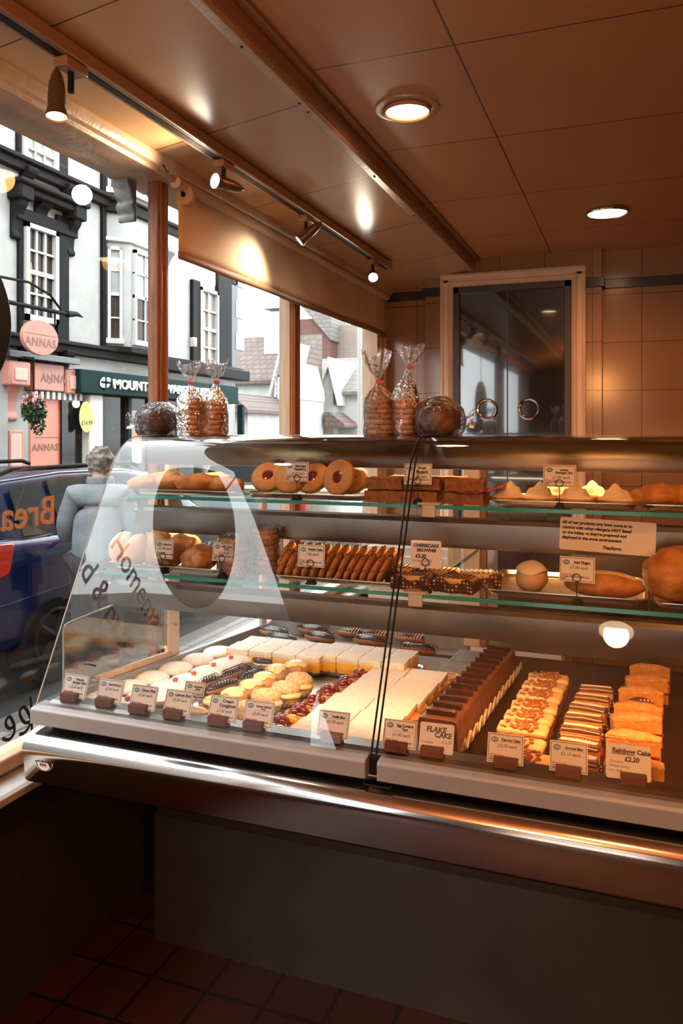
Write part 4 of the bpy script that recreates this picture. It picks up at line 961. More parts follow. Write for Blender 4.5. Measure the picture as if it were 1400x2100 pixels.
# ---- rainbow cakes: tall wedges
def rainbow(pm):
    t = thing('rainbow_cake', 'x', 'cake slice'); w, d, h = .100, .050, .074
    poly = smooth_poly([(-w / 2, -d / 2), (w / 2, -d * .25), (w / 2, d * .35), (-w / 2, d / 2)], .004, 3)
    mb = MB()
    mb.loft([[(x, y, z) for x, y in poly] for z in (0, h * .25, h * .5, h * .78)]); mb.jitter(.0016, 50); mb.build('sponge', m_rain, t, smooth=40)
    arch = lambda x: h * (.92 - .20 * (x / w * 2 - .1) ** 2 * .6)
    top = MB(); top.loft([[(x * 1.01, y * 1.03, h * .72) for x, y in poly], [(x * 1.03, y * 1.06, arch(x) - .006) for x, y in poly], [(x, y, arch(x)) for x, y in poly], [(x * .5, y * .5, arch(x * .5) + .002) for x, y in poly]]); top.jitter(.002, 70); top.build('crumb_top', m_crumb, t, smooth=60)
    MB().box(-w / 2 + .002, w / 2, -d / 2 - .001, -d / 2 + .004, h * .34, h * .40).jitter(.001, 40).build('jam_line', m_jam, t)
    def pap(u, v):
        a = u - .5
        return (a * (w + .004), -d / 2 - .004 - .002 * v + (a + .5) * d * .22, .001 + v * (.046 - .15 * a * a))
    if pm: MB().sheet(pap, 20, 4).build('paper_liner', pm, t, solid=.0007, smooth=60)
    return t
rb = [(1300, 1555, .0), (1298, 1500, -.12), (1306, 1462, .22), (1308, 1440, -.10), (1314, 1408, -.05), (1326, 1384, .1), (1332, 1362, -.05)]
rA, rB = rainbow(m_dotb), rainbow(None); nA = nB = 0
for i, (x, y, a) in enumerate(rb):
    A = i in (1, 4); src = rA if A else rB; p = dk(x, y, .07)
    lb_ = '%s crumb-topped rainbow cake slice from the front%s' % (ORD[i], ', with a brown dotted paper' if A else '')
    if (nA if A else nB) == 0: src.location = p; src.rotation_euler = (R(-10), 0, a); src['label'] = lb_; src['group'] = 'rainbow cake slices in a row'
    else: dup(src, p, (R(-10), 0, a), lb_)
    if A: nA += 1
    else: nB += 1
# ================================================================== TRAYS AND SHELF GOODS
def tray(px0, px1, y0, dep, z, label, h=.014, m=None, grp='aluminium trays on the glass shelves'):
    xa = on(px0, 1000, 1, y0).x; xb = on(px1, 1000, 1, y0).x
    cx, cy = (xa + xb) / 2, y0 + dep / 2; w = xb - xa
    t = thing('metal_tray', label, 'tray', (cx, cy, z), group=grp)
    pl_ = smooth_poly([(-w / 2, -dep / 2), (w / 2, -dep / 2), (w / 2, dep / 2), (-w / 2, dep / 2)], .025, 5)
    s_ = lambda g, zz: [(x - g * (1 if x > 0 else -1), y - g * (1 if y > 0 else -1), zz) for x, y in pl_]
    MB().loft([s_(.014, .0), s_(.008, .002), s_(.002, h), s_(-.004, h + .001), s_(-.004, h - .001), s_(.000, h - .002), s_(.010, .0022), s_(.016, .0015)], False, True).build('pan', m or m_tray, t, smooth=40)
    return t, xa, xb
def sp(px, y, z): return Vector((on(px, 1000, 1, y).x, y, z))
# ---- upper shelf
tray(262, 492, 1.672, .22, SU, 'aluminium tray of flaky turnovers, upper shelf far left'); tray(500, 748, 1.672, .20, SU, 'aluminium tray under the jam biscuits, upper shelf')
tray(1004, 1308, 1.672, .20, SU, 'aluminium tray under the lemon meringue tarts, upper shelf'); tray(1316, 1560, 1.672, .20, SU, 'aluminium tray at the right edge of the upper shelf')
m_flaky = mat('flaky golden pastry', (0.66, 0.30, 0.08), 0.5, col2=(0.42, 0.15, 0.03), nscale=30, bump=.5, bscale=70)
def turnover():
    t = MB().ell((0, 0, .020), (.052, .036, .022), 26, 14, .16, 3.0, flat=.0)
    t.jitter(.005, 40); t.jitter(.002, 110)
    o = t.build('turnover', m_flaky, smooth=60); return tag(o, 'x', 'pastry')
tv = turnover()
lay(tv, [(sp(x, y, SU + .004), a, s) for x, y, a, s in [(300, 1.72, .3, 1), (352, 1.74, -.2, 1.1), (408, 1.73, .5, 1.15), (462, 1.74, .1, 1.0), (335, 1.81, .4, 1.1), (440, 1.82, -.3, 1.1)]],
    ['flaky turnover at the far left end of the upper shelf', 'second flaky turnover in the front row on the upper left tray', 'third flaky turnover in the front row on the upper left tray', 'last flaky turnover on the upper left tray, next to the jam biscuits', 'rear left flaky turnover on the upper left tray', 'rear right flaky turnover on the upper left tray'], 'turnovers on the upper left tray')
lay(dup(tv), [(sp(1352, 1.725, SU + .004), .2, 1.15), (sp(1425, 1.73, SU + .004), -.2, 1.2)],
    ['golden turnover on the tray at the right edge of the upper shelf', 'golden turnover cut off by the right frame edge, upper shelf'], 'turnovers on the upper right tray')
def jamring():
    t = thing('jam_biscuit', 'x', 'biscuit')
    MB().lathe([(0, 0), (.040, 0), (.0425, .004), (.041, .008), (0, .008)], 48, flute=22, famp=.018).build('base_biscuit', m_pastry, t, smooth=60)
    n = 48; prof = [(.0135, .008), (.040, .008), (.0425, .012), (.041, .017), (.034, .020), (.020, .0205), (.0145, .019), (.0135, .014)]
    rings = [[((r * (1 + .02 * (r > .03) * math.cos(22 * 2 * math.pi * j / n))) * math.cos(2 * math.pi * j / n), (r * (1 + .02 * (r > .03) * math.cos(22 * 2 * math.pi * j / n))) * math.sin(2 * math.pi * j / n), z) for j in range(n)] for r, z in prof + prof[:1]]
    MB().loft(rings, False, False).jitter(.0006, 80).build('ring_biscuit', m_bun2, t, smooth=60)
    MB().lathe([(0, .008), (.0138, .008), (.0134, .0155), (.008, .0165), (0, .0165)], 20).build('jam_centre', m_jam, t)
    return t
m_bun2 = mat('pale golden biscuit', (0.68, 0.38, 0.14), 0.6, col2=(0.56, 0.27, 0.08), nscale=22, bump=.25, bscale=90)
jb = jamring()
for i, (px, y, tilt, lift, a) in enumerate([(552, 1.735, 50, .036, .15), (600, 1.73, 54, .036, .0), (645, 1.745, 52, .036, -.15), (700, 1.71, 76, .044, -.25), (722, 1.77, 40, .03, .1)]):
    o = jb if i == 0 else dup(jb)
    o.location = sp(px, y, SU + lift + .006); o.rotation_euler = (R(tilt), 0, a)
    o['label'] = ['leftmost jam ring biscuit propped up on the upper shelf tray', 'jam ring biscuit below the Giant Jam Raspberry card', 'third jam ring biscuit from the left, right of its card', 'large jam ring biscuit facing the front, rightmost in its row', 'jam ring biscuit tucked behind the large rightmost one'][i]; o['group'] = 'jam ring biscuits'
def flap():
    bm = bmesh.new(); bmesh.ops.create_cube(bm, size=1.0); bmesh.ops.subdivide_edges(bm, edges=bm.edges[:], cuts=6, use_grid_fill=True)
    for v in bm.verts:
        v.co = Vector((v.co.x * .086, v.co.y * .062, v.co.z * .026 + .013)); v.co += mnoise.noise_vector(v.co * 70) * .0025
    me = bpy.data.meshes.new('flapjack'); bm.to_mesh(me); bm.free(); me.materials.append(m_flap); me.shade_smooth(); me.set_sharp_from_angle(angle=R(50))
    o = bpy.data.objects.new('flapjack', me); COL.objects.link(o); return tag(o, 'x', 'flapjack')
fl_ = [(790, 1.70, 0), (862, 1.71, 0), (958, 1.71, 0), (795, 1.71, 1), (872, 1.72, 1), (955, 1.715, 1), (835, 1.79, 0), (910, 1.79, 0), (840, 1.795, 1), (915, 1.79, 1)]
fn = ['lower left front', 'lower middle front', 'lower right front', 'upper left front', 'upper middle front', 'upper right front', 'lower left rear', 'lower right rear', 'upper left rear', 'upper right rear']
lay(flap(), [(sp(x, y, SU + .0005 + k * .0285), rnd.uniform(-.12, .12), 1.0) for x, y, k in fl_], lambda i: '%s brown oat flapjack of the stack on the upper shelf' % fn[i], 'oat flapjacks stacked on the upper shelf')
fpn = MB().sheet(lambda u, v: ((u - .5) * .11, (v - .5) * .075, .001 + .008 * abs(u - .5) ** 2 * 4 + .0015 * math.sin(u * 25 + v * 12)), 22, 8)
o = fpn.build('wrapper', m_dotr, smooth=80, solid=.0006, loc=sp(985, 1.70, SU + .0285), rot=(0, -.12, .2)); tag(o, 'red dotted paper under the top right flapjack', 'paper')
def meringue():
    t = thing('lemon_meringue_tart', 'x', 'tart')
    MB().lathe([(0, 0), (.030, 0), (.0405, .012), (.0395, .015), (.036, .013), (0, .012)], 56, flute=28, famp=.025).build('pastry_case', m_pastry, t, smooth=60)
    mb = MB(); rings = []; n = 28
    for k in range(15):
        f_ = k / 14; r = .036 * (1 - f_) ** .72 + .001; z = .012 + .034 * f_
        rings.append([((r * (1 + .09 * math.cos(5 * (2 * math.pi * j / n) + f_ * 5.5))) * math.cos(2 * math.pi * j / n) + .004 * f_, (r * (1 + .09 * math.cos(5 * (2 * math.pi * j / n) + f_ * 5.5))) * math.sin(2 * math.pi * j / n), z + .0025 * math.sin(f_ * 14)) for j in range(n)])
    mb.loft(rings); mb.build('meringue', m_mer, t, smooth=80)
    return t
m_mer = mat('toasted meringue', (0.88, 0.76, 0.56), 0.5, col2=(0.84, 0.66, 0.40), nscale=14)
lay(meringue(), [(sp(x, y, SU + .004), a, 1.0) for x, y, a in [(1043, 1.72, 0), (1105, 1.715, 1.2), (1180, 1.72, 2.1), (1265, 1.715, 3.0), (1140, 1.80, .6), (1217, 1.80, 2.6)]],
    ['leftmost lemon meringue tart in the front row of its tray', 'second lemon meringue tart in the front row, left of the wire stand', 'third lemon meringue tart in the front row, right of the wire stand', 'rightmost lemon meringue tart in the front row', 'rear lemon meringue tart behind the wire stand', 'rear right lemon meringue tart with a tall peak'], 'lemon meringue tarts')
# ---- lower shelf
tray(222, 455, 1.565, .22, SLW, 'aluminium tray under the eccles cakes, lower shelf far left', .016); tray(556, 812, 1.572, .20, SLW, 'aluminium tray under the loose welsh cakes, lower shelf', .013)
tray(993, 1325, 1.572, .24, SLW, 'aluminium tray holding the two iced buns, lower shelf', .015); tray(1338, 1560, 1.572, .22, SLW, 'aluminium tray at the right edge of the lower shelf', .012)
def eccles():
    mb = MB().ell((0, 0, .026), (.043, .040, .028), 34, 20, .14, 2.5, flat=.0); mb.jitter(.004, 42); mb.jitter(.0016, 110)
    return tag(mb.build('eccles_cake', m_ecc, smooth=70), 'x', 'pastry')
m_ecc = mat('glossy baked pastry', (0.50, 0.19, 0.04), 0.3, col2=(0.78, 0.50, 0.24), nscale=60, bump=.6, bscale=80, contrast=(.45, .75))
lay(eccles(), [(sp(x, y, SLW + .004 + dz), a, s) for x, y, dz, a, s in [(348, 1.635, 0, 0, 1.0), (411, 1.615, 0, 1, 1.08), (378, 1.70, .012, 2, 1.05), (332, 1.71, .016, 3, 1.1)]],
    ['left glossy eccles cake behind its price card', 'right glossy eccles cake next to the welsh cake packs', 'rear eccles cake peeking over the two front ones', 'rear left eccles cake behind its price card'], 'eccles cakes on the lower shelf')
m_roll = mat('pale floured roll', (0.74, 0.52, 0.34), 0.7, col2=(0.66, 0.40, 0.22), nscale=14, bump=.15)
rl = tag(MB().ell((0, 0, 0), (.034, .026, .044), 24, 16, .07, 2).build('bread_roll', m_roll, smooth=90), 'x', 'roll')
for i, (px, y, z, ry) in enumerate([(252, 1.66, .043, .7), (282, 1.645, .040, .6), (318, 1.66, .042, .5)]):
    o = rl if i == 0 else dup(rl)
    o.location = sp(px, y, SLW + z - .004); o.rotation_euler = (0, ry, 0)
    o['label'] = ['leftmost pale leaning bread roll on the lower left tray', 'middle pale leaning bread roll on the lower left tray', 'right pale leaning bread roll, beside the Eccles Cake card'][i]; o['group'] = 'pale rolls on the lower left tray'
def biscuit(r=.036, h=.011, name='welsh_cake', cat='cake'):
    t = thing(name, 'x', cat)
    mb = MB().lathe([(0, 0), (r * .86, 0), (r * .98, h * .3), (r, h * .55), (r * .93, h * .88), (r * .7, h), (0, h)], 30, wob=.05); mb.jitter(.0008, 60); mb.build('biscuit', m_cookie, t, smooth=70)
    g = MB(); rr = random.Random(5)
    for k in range(26):
        a = rr.uniform(0, 6.283)
        if k % 2: q = r * math.sqrt(rr.random()) * .9; g.ell((q * math.cos(a), q * math.sin(a), h - .0004), (.0022, .0018, .0012), 7, 5)
        else: g.ell((r * .965 * math.cos(a), r * .965 * math.sin(a), h * rr.uniform(.3, .75)), (.0020, .0020, .0016), 7, 5)
    g.build('currants', m_currant, t, smooth=90)['kind'] = 'stuff'
    return t
wc = biscuit(); wl_ = []
for i in range(13): wl_.append((sp(590 + i * 17.0, 1.610, SLW + .030), (0, R(-66), .0), '%s leaning welsh cake from the left in the front row of the tray' % ORD[i]))
for i in range(13): wl_.append((sp(592 + i * 18.6, 1.690, SLW + .036), (0, R(-62), .0), '%s leaning welsh cake from the left in the rear row of the tray' % ORD[i]))
for i, (p, r_, l_) in enumerate(wl_):
    o = wc if i == 0 else dup(wc)
    o.location = p + Vector((0, rnd.uniform(-.003, .003), rnd.uniform(-.001, .002))); o.rotation_euler = (r_[0] + rnd.uniform(-.05, .05), r_[1] + rnd.uniform(-.06, .06), rnd.uniform(-.5, .5) * .15); o['label'] = l_; o['group'] = 'loose welsh cakes leaning in two rows'
# film bags
def bag_film(w, d, h, name, parent, neck=None, top=None, lean=0.0, seed=1):
    rings = []; n = 36
    lv = [(0, 1.0), (.1, 1.06), (.3, 1.04), (.6, 1.03), (.85, 1.0), (1.0, .93)]
    for f_, s in lv: rings.append([(w / 2 * s * math.copysign(abs(math.cos(a)) ** .8, math.cos(a)), d / 2 * s * math.copysign(abs(math.sin(a)) ** .8, math.sin(a)), f_ * h) for a in [2 * math.pi * j / n for j in range(n)]])
    if neck:
        for f_, r in ((.35, .62), (.7, .28), (1.0, .10)): rings.append([(w / 2 * r * math.cos(a) * (1 + .10 * math.sin(9 * a)) + lean * f_, d / 2 * r * math.sin(a) * (1 + .1 * math.sin(9 * a)), h + neck * f_) for a in [2 * math.pi * j / n for j in range(n)]])
        for f_, r in ((.12, .15), (.35, .48), (.65, .76), (1.0, .95)): rings.append([(w / 2 * r * math.cos(a) * (1 + .18 * math.sin(7 * a + seed)) + lean * (1 + f_ * .6), d / 2 * r * .55 * math.sin(a) * (1 + .25 * math.sin(9 * a + seed)), h + neck + top * f_ * (1 + .12 * math.sin(3 * a + seed))) for a in [2 * math.pi * j / n for j in range(n)]])
        mb = MB().loft(rings, True, False)
    else:
        rings.append([(w / 2 * .5 * math.cos(a), d / 2 * .5 * math.sin(a), h * 1.05) for a in [2 * math.pi * j / n for j in range(n)]])
        mb = MB().loft(rings)
    mb.jitter(.0035, 45, seed); mb.jitter(.0018, 130, seed + 3)
    return mb.build(name, m_film, parent, smooth=25)
def pack(px, y, z, r, nb, h, label, bl, neck=None, top=None, lean=0.0, seed=1, biscuits=None):
    p = sp(px, y, z); t = thing('biscuit_bag', label, 'bag of biscuits', p, rnd.uniform(-.1, .1))
    bag_film(r * 2.25, r * 2.25, nb * h + .004, 'film', t, neck, top, lean, seed)
    if neck:
        zt = nb * h + .004 + neck
        MB().tube([(lean, 0, zt - .004), (lean, 0, zt + .005)], r * .17, 12).box(lean - .001, lean + r * .5, -r * .19, -r * .16, zt - .005, zt + .003).build('tie', m_redtie, t, bevel=.001)
    for k in range(nb):
        o = dup(biscuits, p + Vector((rnd.uniform(-.002, .002), rnd.uniform(-.002, .002), .0015 + k * h)), (rnd.uniform(-.03, .03), rnd.uniform(-.03, .03), rnd.uniform(0, 6)), '%s biscuit from the bottom %s' % (ORD[k], bl), group='biscuits stacked in clear bags')
wk = biscuit(.034, .0125, 'biscuit', 'biscuit'); wk.location = sp(482, 1.60, SLW + .0015); wk['label'] = 'first biscuit from the bottom of the front welsh cake pack'; wk['group'] = 'biscuits stacked in clear bags'
pack(482, 1.60, SLW, .034, 7, .0125, 'clear pack of stacked welsh cakes right of the eccles cakes', 'in the left welsh cake pack', biscuits=wk, seed=2)
pack(545, 1.675, SLW, .034, 8, .0125, 'clear pack of stacked welsh cakes standing behind, left of the loose ones', 'in the right welsh cake pack', biscuits=wk, seed=5)
for ch in list(wk.children): bpy.data.objects.remove(ch)
bpy.data.objects.remove(wk)
# cheesecake brownies in dotted papers
def brownie():
    t = thing('cheesecake_brownie', 'x', 'brownie'); w, d, h = .075, .050, .030
    MB().box(-w / 2, w / 2, -d / 2, d / 2, 0.001, h * .6).jitter(.001, 50).build('brownie_base', m_choc, t, bevel=.003)
    MB().box(-w / 2, w / 2, -d / 2, d / 2, h * .58, h).jitter(.0012, 50).build('cheesecake_layer', m_frost, t, bevel=.004)
    z = MB()
    for k in range(7): z.tube([(-w * .46 + k * .0105, -d * .48, h + .001), (-w * .40 + k * .0105, 0, h + .002), (-w * .44 + k * .0105, d * .48, h + .001)], .0013, 5)
    z.build('chocolate_drizzle', m_choc, t)
    MB().sheet(lambda u, v: ((u - .5) * (w + .012), -d / 2 - .003 - .006 * v + .003 * math.sin(u * 11), .001 + v * (.026 + .006 * math.sin(u * 9))), 26, 4).build('paper_wrap', m_dotb, t, solid=.0007, smooth=70)
    MB().sheet(lambda u, v: (w / 2 + .003 + .005 * v, (u - .5) * (d + .01), .001 + v * (.024 + .005 * math.sin(u * 8))), 16, 4).build('paper_wrap', m_dotb, t, solid=.0007, smooth=70)
    return t
lay(brownie(), [(sp(x, y, SLW + .0005), a, 1.0) for x, y, a in [(848, 1.60, .08), (938, 1.598, -.12), (905, 1.68, .05), (980, 1.67, .35), (835, 1.68, 0)]],
    ['left front cheesecake brownie in a brown dotted paper', 'right front cheesecake brownie in a brown dotted paper', 'rear middle cheesecake brownie behind the handwritten card', 'rear right cheesecake brownie beside the iced bun tray', 'rear left cheesecake brownie by the pane joint'], 'cheesecake brownies in dotted papers')
# iced bun and iced finger
ib = thing('iced_bun', 'upright iced bun on the bare left end of its tray', 'bun', sp(1090, 1.64, SLW + .0022))
MB().ell((0, 0, .030), (.033, .050, .031), 28, 16, .05, 2, flat=.0).build('bun_body', m_roll, ib, smooth=90)
MB().sheet(lambda u, v: (.0335 * math.sin(v * 1.25) * math.cos(6.2832 * u) , -.003 + .048 * math.sin(v * 1.2) * math.sin(6.2832 * u), .031 + .0325 * math.cos(v * (1.15 + .12 * math.sin(18.85 * u)))), 30, 8).build('icing', m_cream, ib, smooth=90, solid=.002)
fg = thing('iced_finger', 'long glossy iced finger bun lying across the right end of the tray', 'bun', sp(1238, 1.635, SLW + .0022), -.05)
MB().ell((0, 0, .024), (.078, .034, .025), 34, 16, .05, 2, flat=.0).build('bun_body', m_bun, fg, smooth=90)
MB().sheet(lambda u, v: (.070 * math.sin(v * 1.2) * math.cos(6.2832 * u), .026 * math.sin(v * 1.2) * math.sin(6.2832 * u) + .006, .026 + .0250 * math.cos(v * (1.1 + .1 * math.sin(18.85 * u)))), 30, 8).build('icing', m_lemon, fg, smooth=90, solid=.0018)
pp = MB().box(-.11, .11, 0, .001, 0, .022).build('paper', m_paperw, loc=sp(1190, 1.80, SLW + .003), rot=(R(-86), 0, 0)); tag(pp, 'white paper strip lying along the back of the iced bun tray', 'paper')
bl_ = MB().ell((0, 0, .052), (.062, .055, .054), 36, 24, .12, 2.2, flat=.0).jitter(.003, 34).build('large_bap', m_bun, smooth=90, loc=sp(1388, 1.645, SLW + .003)); tag(bl_, 'large round golden bread bap at the right frame edge, lower shelf', 'bread')
bl2 = dup(bl_, sp(1450, 1.72, SLW + .003), (0, 0, 1), 'large golden bread bap behind the first one at the right edge'); 
# ================================================================== ON TOP OF THE COUNTER
ZT = 1.3402
def loaf(px, y, seed, label, w=.115, lighter=False):
    p = sp(px, y, ZT); t = thing('wrapped_loaf', label, 'bread', p, .1)
    mb = MB().ell((0, 0, .038), (w * .46, .06, .042), 30, 18, .10, 2.2, flat=.002); mb.jitter(.003, 40, seed); mb.build('loaf', m_brown if not lighter else m_brown2, t, smooth=60)
    for k, (cx, cz) in enumerate([(-.018, .052), (.022, .050), (0, .068)]):
        MB().ell((cx, -.018, cz), (.020, .026, .014), 16, 10, .12, 3).build('crust_ridge', m_brown if not lighter else m_brown2, t, smooth=60)
    rings = []; n = 40
    for f_, s in ((.0, .9), (.15, 1.04), (.4, 1.10), (.65, 1.04), (.85, .82), (1.0, .45), (1.03, .1)):
        rings.append([(w / 2 * s * math.cos(a) * (1 + .03 * math.sin(11 * a + seed)), .070 * s * math.sin(a), .001 + f_ * .090) for a in [2 * math.pi * j / n for j in range(n)]])
    fm = MB().loft(rings); fm.jitter(.005, 30, seed); fm.jitter(.003, 90, seed + 2); fm.build('film', m_film2, t, smooth=20)
    sd = 1 if lighter else -1
    tw = MB().loft([[(sd * (w / 2 * .98 + .03 * f_), .012 * (.35 + f_) * math.cos(a) - .02, .030 + .016 * (.35 + f_) * math.sin(a) * (1 + .4 * math.sin(5 * a)) + .008 * f_) for a in [2 * math.pi * j / 16 for j in range(16)]] for f_ in (0, .4, 1.0)], False, False); tw.jitter(.003, 80, seed); tw.build('twisted_end', m_film2, t, smooth=20)
    return t
m_brown2 = mat('dark seeded bread', (0.05, 0.016, 0.006), 0.5, col2=(0.30, 0.11, 0.03), nscale=18, bump=.4, bscale=50)
m_film2 = glass('loaf film', (0.96, 0.96, 0.96), 1.0, .05, haze=.015, bump=1.0, bscale=45)
loaf(325, 1.865, 1, 'dark loaf in crinkled clear film on the counter top, far left')
loaf(901, 1.835, 4, 'dark loaf in clear film on the counter top beside the right biscuit bags', .112, True)
ck = biscuit(.034, .0125, 'biscuit', 'biscuit')
B = 'of the %s biscuit bag on the counter top'
pack(392, 1.86, ZT, .0345, 7, .0135, 'left biscuit bag of the left pair, clear film tied with red tape', B % 'far left', .045, .055, -.004, 3, ck)
pack(438, 1.90, ZT, .0335, 7, .0135, 'right biscuit bag of the left pair, clear film tied with red tape', B % 'second', .048, .058, .006, 7, ck)
pack(779, 1.84, ZT, .0335, 7, .0128, 'left biscuit bag of the right pair, with a flat folded film top', B % 'third', .040, .075, -.006, 11, ck)
pack(830, 1.86, ZT, .033, 7, .0128, 'right biscuit bag of the right pair, tied high with red tape', B % 'fourth', .075, .052, .010, 15, ck)
for ch in list(ck.children): bpy.data.objects.remove(ch)
bpy.data.objects.remove(ck)
# ================================================================== THE STREET
GZ = -0.32                                   # pavement level below the shop floor
XF = -8.5                                    # front of the buildings opposite
m_pave = tiles('stone paving slabs', (0.19, 0.165, 0.14), (0.06, 0.05, 0.043), 0.62, 0.46, 0.014, 0.45, 'YX', offset=.5, col2=(0.155, 0.135, 0.115))
m_road = mat('wet grey asphalt', (0.014, 0.012, 0.011), 0.6, col2=(0.009, 0.008, 0.0075), nscale=8, bump=.2, bscale=120)
m_kerb = mat('kerb stone', (0.06, 0.054, 0.048), 0.6, col2=(0.04, 0.036, 0.032), nscale=8)
structure(MB().box(-3.30, XW - .1, -20, 40, GZ - .1, GZ).build('pavement', m_pave, smooth=0), 'stone slab pavement outside the shop window')
structure(MB().box(-3.45, -3.30, -20, 40, GZ - .15, GZ + .005).build('kerb', m_kerb, bevel=.015), 'kerb of the near pavement')
structure(MB().box(-7.3, -3.45, -20, 40, GZ - .2, GZ - .10).build('road', m_road, smooth=0), 'grey road between the pavements')
structure(MB().box(-60, -7.3, -20, 90, GZ - .2, GZ).box(-7.3, 30, 40, 90, GZ - .2, GZ - .05).build('pavement', m_pave, smooth=0), 'far pavement along the shops opposite')
m_white = mat('white painted render', (0.335, 0.342, 0.335), 0.8, col2=(0.28, 0.288, 0.282), nscale=3, bump=.1, bscale=30)
m_timber = mat('black painted timber', (0.008, 0.008, 0.009), 0.6, spec=.08)
m_sash = mat('white sash paint', (0.38, 0.38, 0.37), 0.45)
m_paneo = mat('dark old window pane', (0.020, 0.014, 0.011), 0.15, col2=(0.05, 0.04, 0.036), nscale=1.5, spec=.12)
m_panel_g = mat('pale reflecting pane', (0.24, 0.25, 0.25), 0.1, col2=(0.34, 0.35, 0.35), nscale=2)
def yz(px, py, x=XF):
    p = on(px, py, 0, x); return p.y, p.z
def frect(mb, pxa, pya, pxb, pyb, x0, x1, x=XF):
    """box on the facade whose near face covers the picture rectangle (top-left, bottom-left height, right edge)"""
    y0, zt = yz(pxa, pya, x); _, zb = yz(pxa, pyb, x); y1, _ = yz(pxb, pya, x)
    return mb.box(x0, x1, y0, y1, zb, zt)
# ---- the timbered white building
hb = thing('timbered_building', 'white rendered three-storey building with black timber bands across the street', 'building', (XF, 9, GZ))
yE = yz(482, 700)[0]
zTop = yz(345, 548)[1]
zt1 = yz(470, 585)[1]
wpart(MB().box(XF - 6, XF, -.5, 12.5, GZ, 9.5).prism([(12.5, GZ), (yE, GZ), (yE, zTop - .1), (12.5, zTop + .1)], 'X', XF - 6, XF), 'wall', m_white, hb, smooth=0)
def hband(px0, py0, px1, th, dx, name, m=m_timber, x=XF):
    y0, z0 = yz(px0, py0, x); y1, _ = yz(px1, py0, x); zb = z0 - th
    return wpart(MB().box(x - .01, x + dx, y0, y1, zb, z0), name, m, hb, bevel=.02)
def vbar(px0, px1, z0, z1, dx=.06, name='timber_post'):
    y0 = yz(px0, 500)[0]; y1 = yz(px1, 500)[0]
    return wpart(MB().box(XF - .01, XF + dx, y0, y1, z0, z1), name, m_timber, hb, bevel=.01)
zb1 = yz(100, 352)[1]; zb2 = yz(250, 722)[1]
# string courses (level timbers at two floors), with a stepped capping
for (z, th, nm) in ((zb1, .20, 'string_course'), (zb2 + .02, .20, 'string_course')):
    wpart(MB().box(XF - .01, XF + .13, -.5, yE, z - th, z).box(XF - .01, XF + .20, -.5, yE, z - .07, z), nm, m_timber, hb, bevel=.02)
vbar(31, 38, zb1, 9.2); vbar(113, 134, zb1, 9.2); vbar(205, 213, zb2, 9.2)
vbar(112, 136, zb2, yz(112, 440)[1]); vbar(34, 42, zb2, yz(38, 440)[1])
# window with the big black hood
def sash(name, pxa, pya, pxb, pyb, cols, rows, pane, x=XF, parent=hb, depth=.10, mid=None, fw=.07):
    y0, zt = yz(pxa, pya, x); _, zb = yz(pxa, pyb, x); y1, _ = yz(pxb, pya, x)
    mb = MB(); mb.box(x, x + depth, y0, y0 + fw, zb, zt).box(x, x + depth, y1 - fw, y1, zb, zt).box(x, x + depth, y0, y1, zt - fw, zt).box(x, x + depth, y0, y1, zb, zb + fw * 1.2)
    iw = (y1 - y0 - 2 * fw); ih = zt - zb - 2.2 * fw
    for i in range(1, cols): yy = y0 + fw + iw * i / cols; mb.box(x + .01, x + depth * .6, yy - .018, yy + .018, zb + fw, zt - fw)
    for j in range(1, rows): zz = zb + fw * 1.2 + ih * j / rows; tk = .035 if (mid and j == mid) else .016; mb.box(x + .01, x + depth * .7, y0 + fw, y1 - fw, zz - tk, zz + tk)
    f_ = wpart(mb, name, m_sash, parent, smooth=0)
    p_ = MB().box(x + .004, x + .02, y0 + fw * .5, y1 - fw * .5, zb + fw * .5, zt - fw * .5).build('pane', pane, f_, smooth=0)
    return y0, y1, zb, zt
wn = sash('sash_window', 44, 455, 111, 655, 3, 4, m_paneo, mid=2)
wpart(MB().box(XF - .01, XF + .10, wn[0] - .18, wn[1] + .45, wn[3] + .0, wn[3] + .19), 'window_lintel', m_timber, hb, bevel=.02)
hz0 = wn[3] + .36
wpart(MB().box(XF, XF + .24, wn[0] - .25, wn[1] + .42, hz0, hz0 + .12).box(XF, XF + .32, wn[0] - .33, wn[1] + .50, hz0 + .11, hz0 + .20).box(XF, XF + .27, wn[0] - .30, wn[0] - .02, hz0 - .10, hz0 + .16).box(XF, XF + .27, wn[1] + .18, wn[1] + .46, hz0 - .10, hz0 + .16), 'window_hood', m_timber, hb, bevel=.03)
brp = [(0, 0), (.10, .02), (.12, .10), (.07, .2), (.09, .42), (.16, .6), (.30, .78), (.34, .95), (0, .95)]
for yy in (wn[0] - .24, wn[1] + .24): wpart(MB().prism([(XF + a_ * .65, hz0 - .66 + b_ * .64) for a_, b_ in smooth_poly(brp, .05, 3)], 'Y', yy, yy + .17), 'hood_bracket', m_timber, hb, bevel=.02)
wpart(MB().prism([(XF + a_ * .5, hz0 - .20 + b_ * .22) for a_, b_ in brp], 'Y', (wn[0] + wn[1]) / 2 - .1, (wn[0] + wn[1]) / 2 + .16), 'hood_bracket', m_timber, hb, bevel=.02)
for px in (38, 122): 
    yy = yz(px, 380)[0]; wpart(MB().prism([(XF + a_ * .6, zb1 - .55 + b_ * .45) for a_, b_ in smooth_poly(brp, .05, 3)], 'Y', yy, yy + .2), 'band_bracket', m_timber, hb, bevel=.02)
for px in (35, 118): 
    yy = yz(px, 700)[0]; wpart(MB().prism([(XF + a_ * .6, zb2 - .60 + b_ * .5) for a_, b_ in smooth_poly(brp, .05, 3)], 'Y', yy, yy + .2), 'band_bracket', m_timber, hb, bevel=.02)
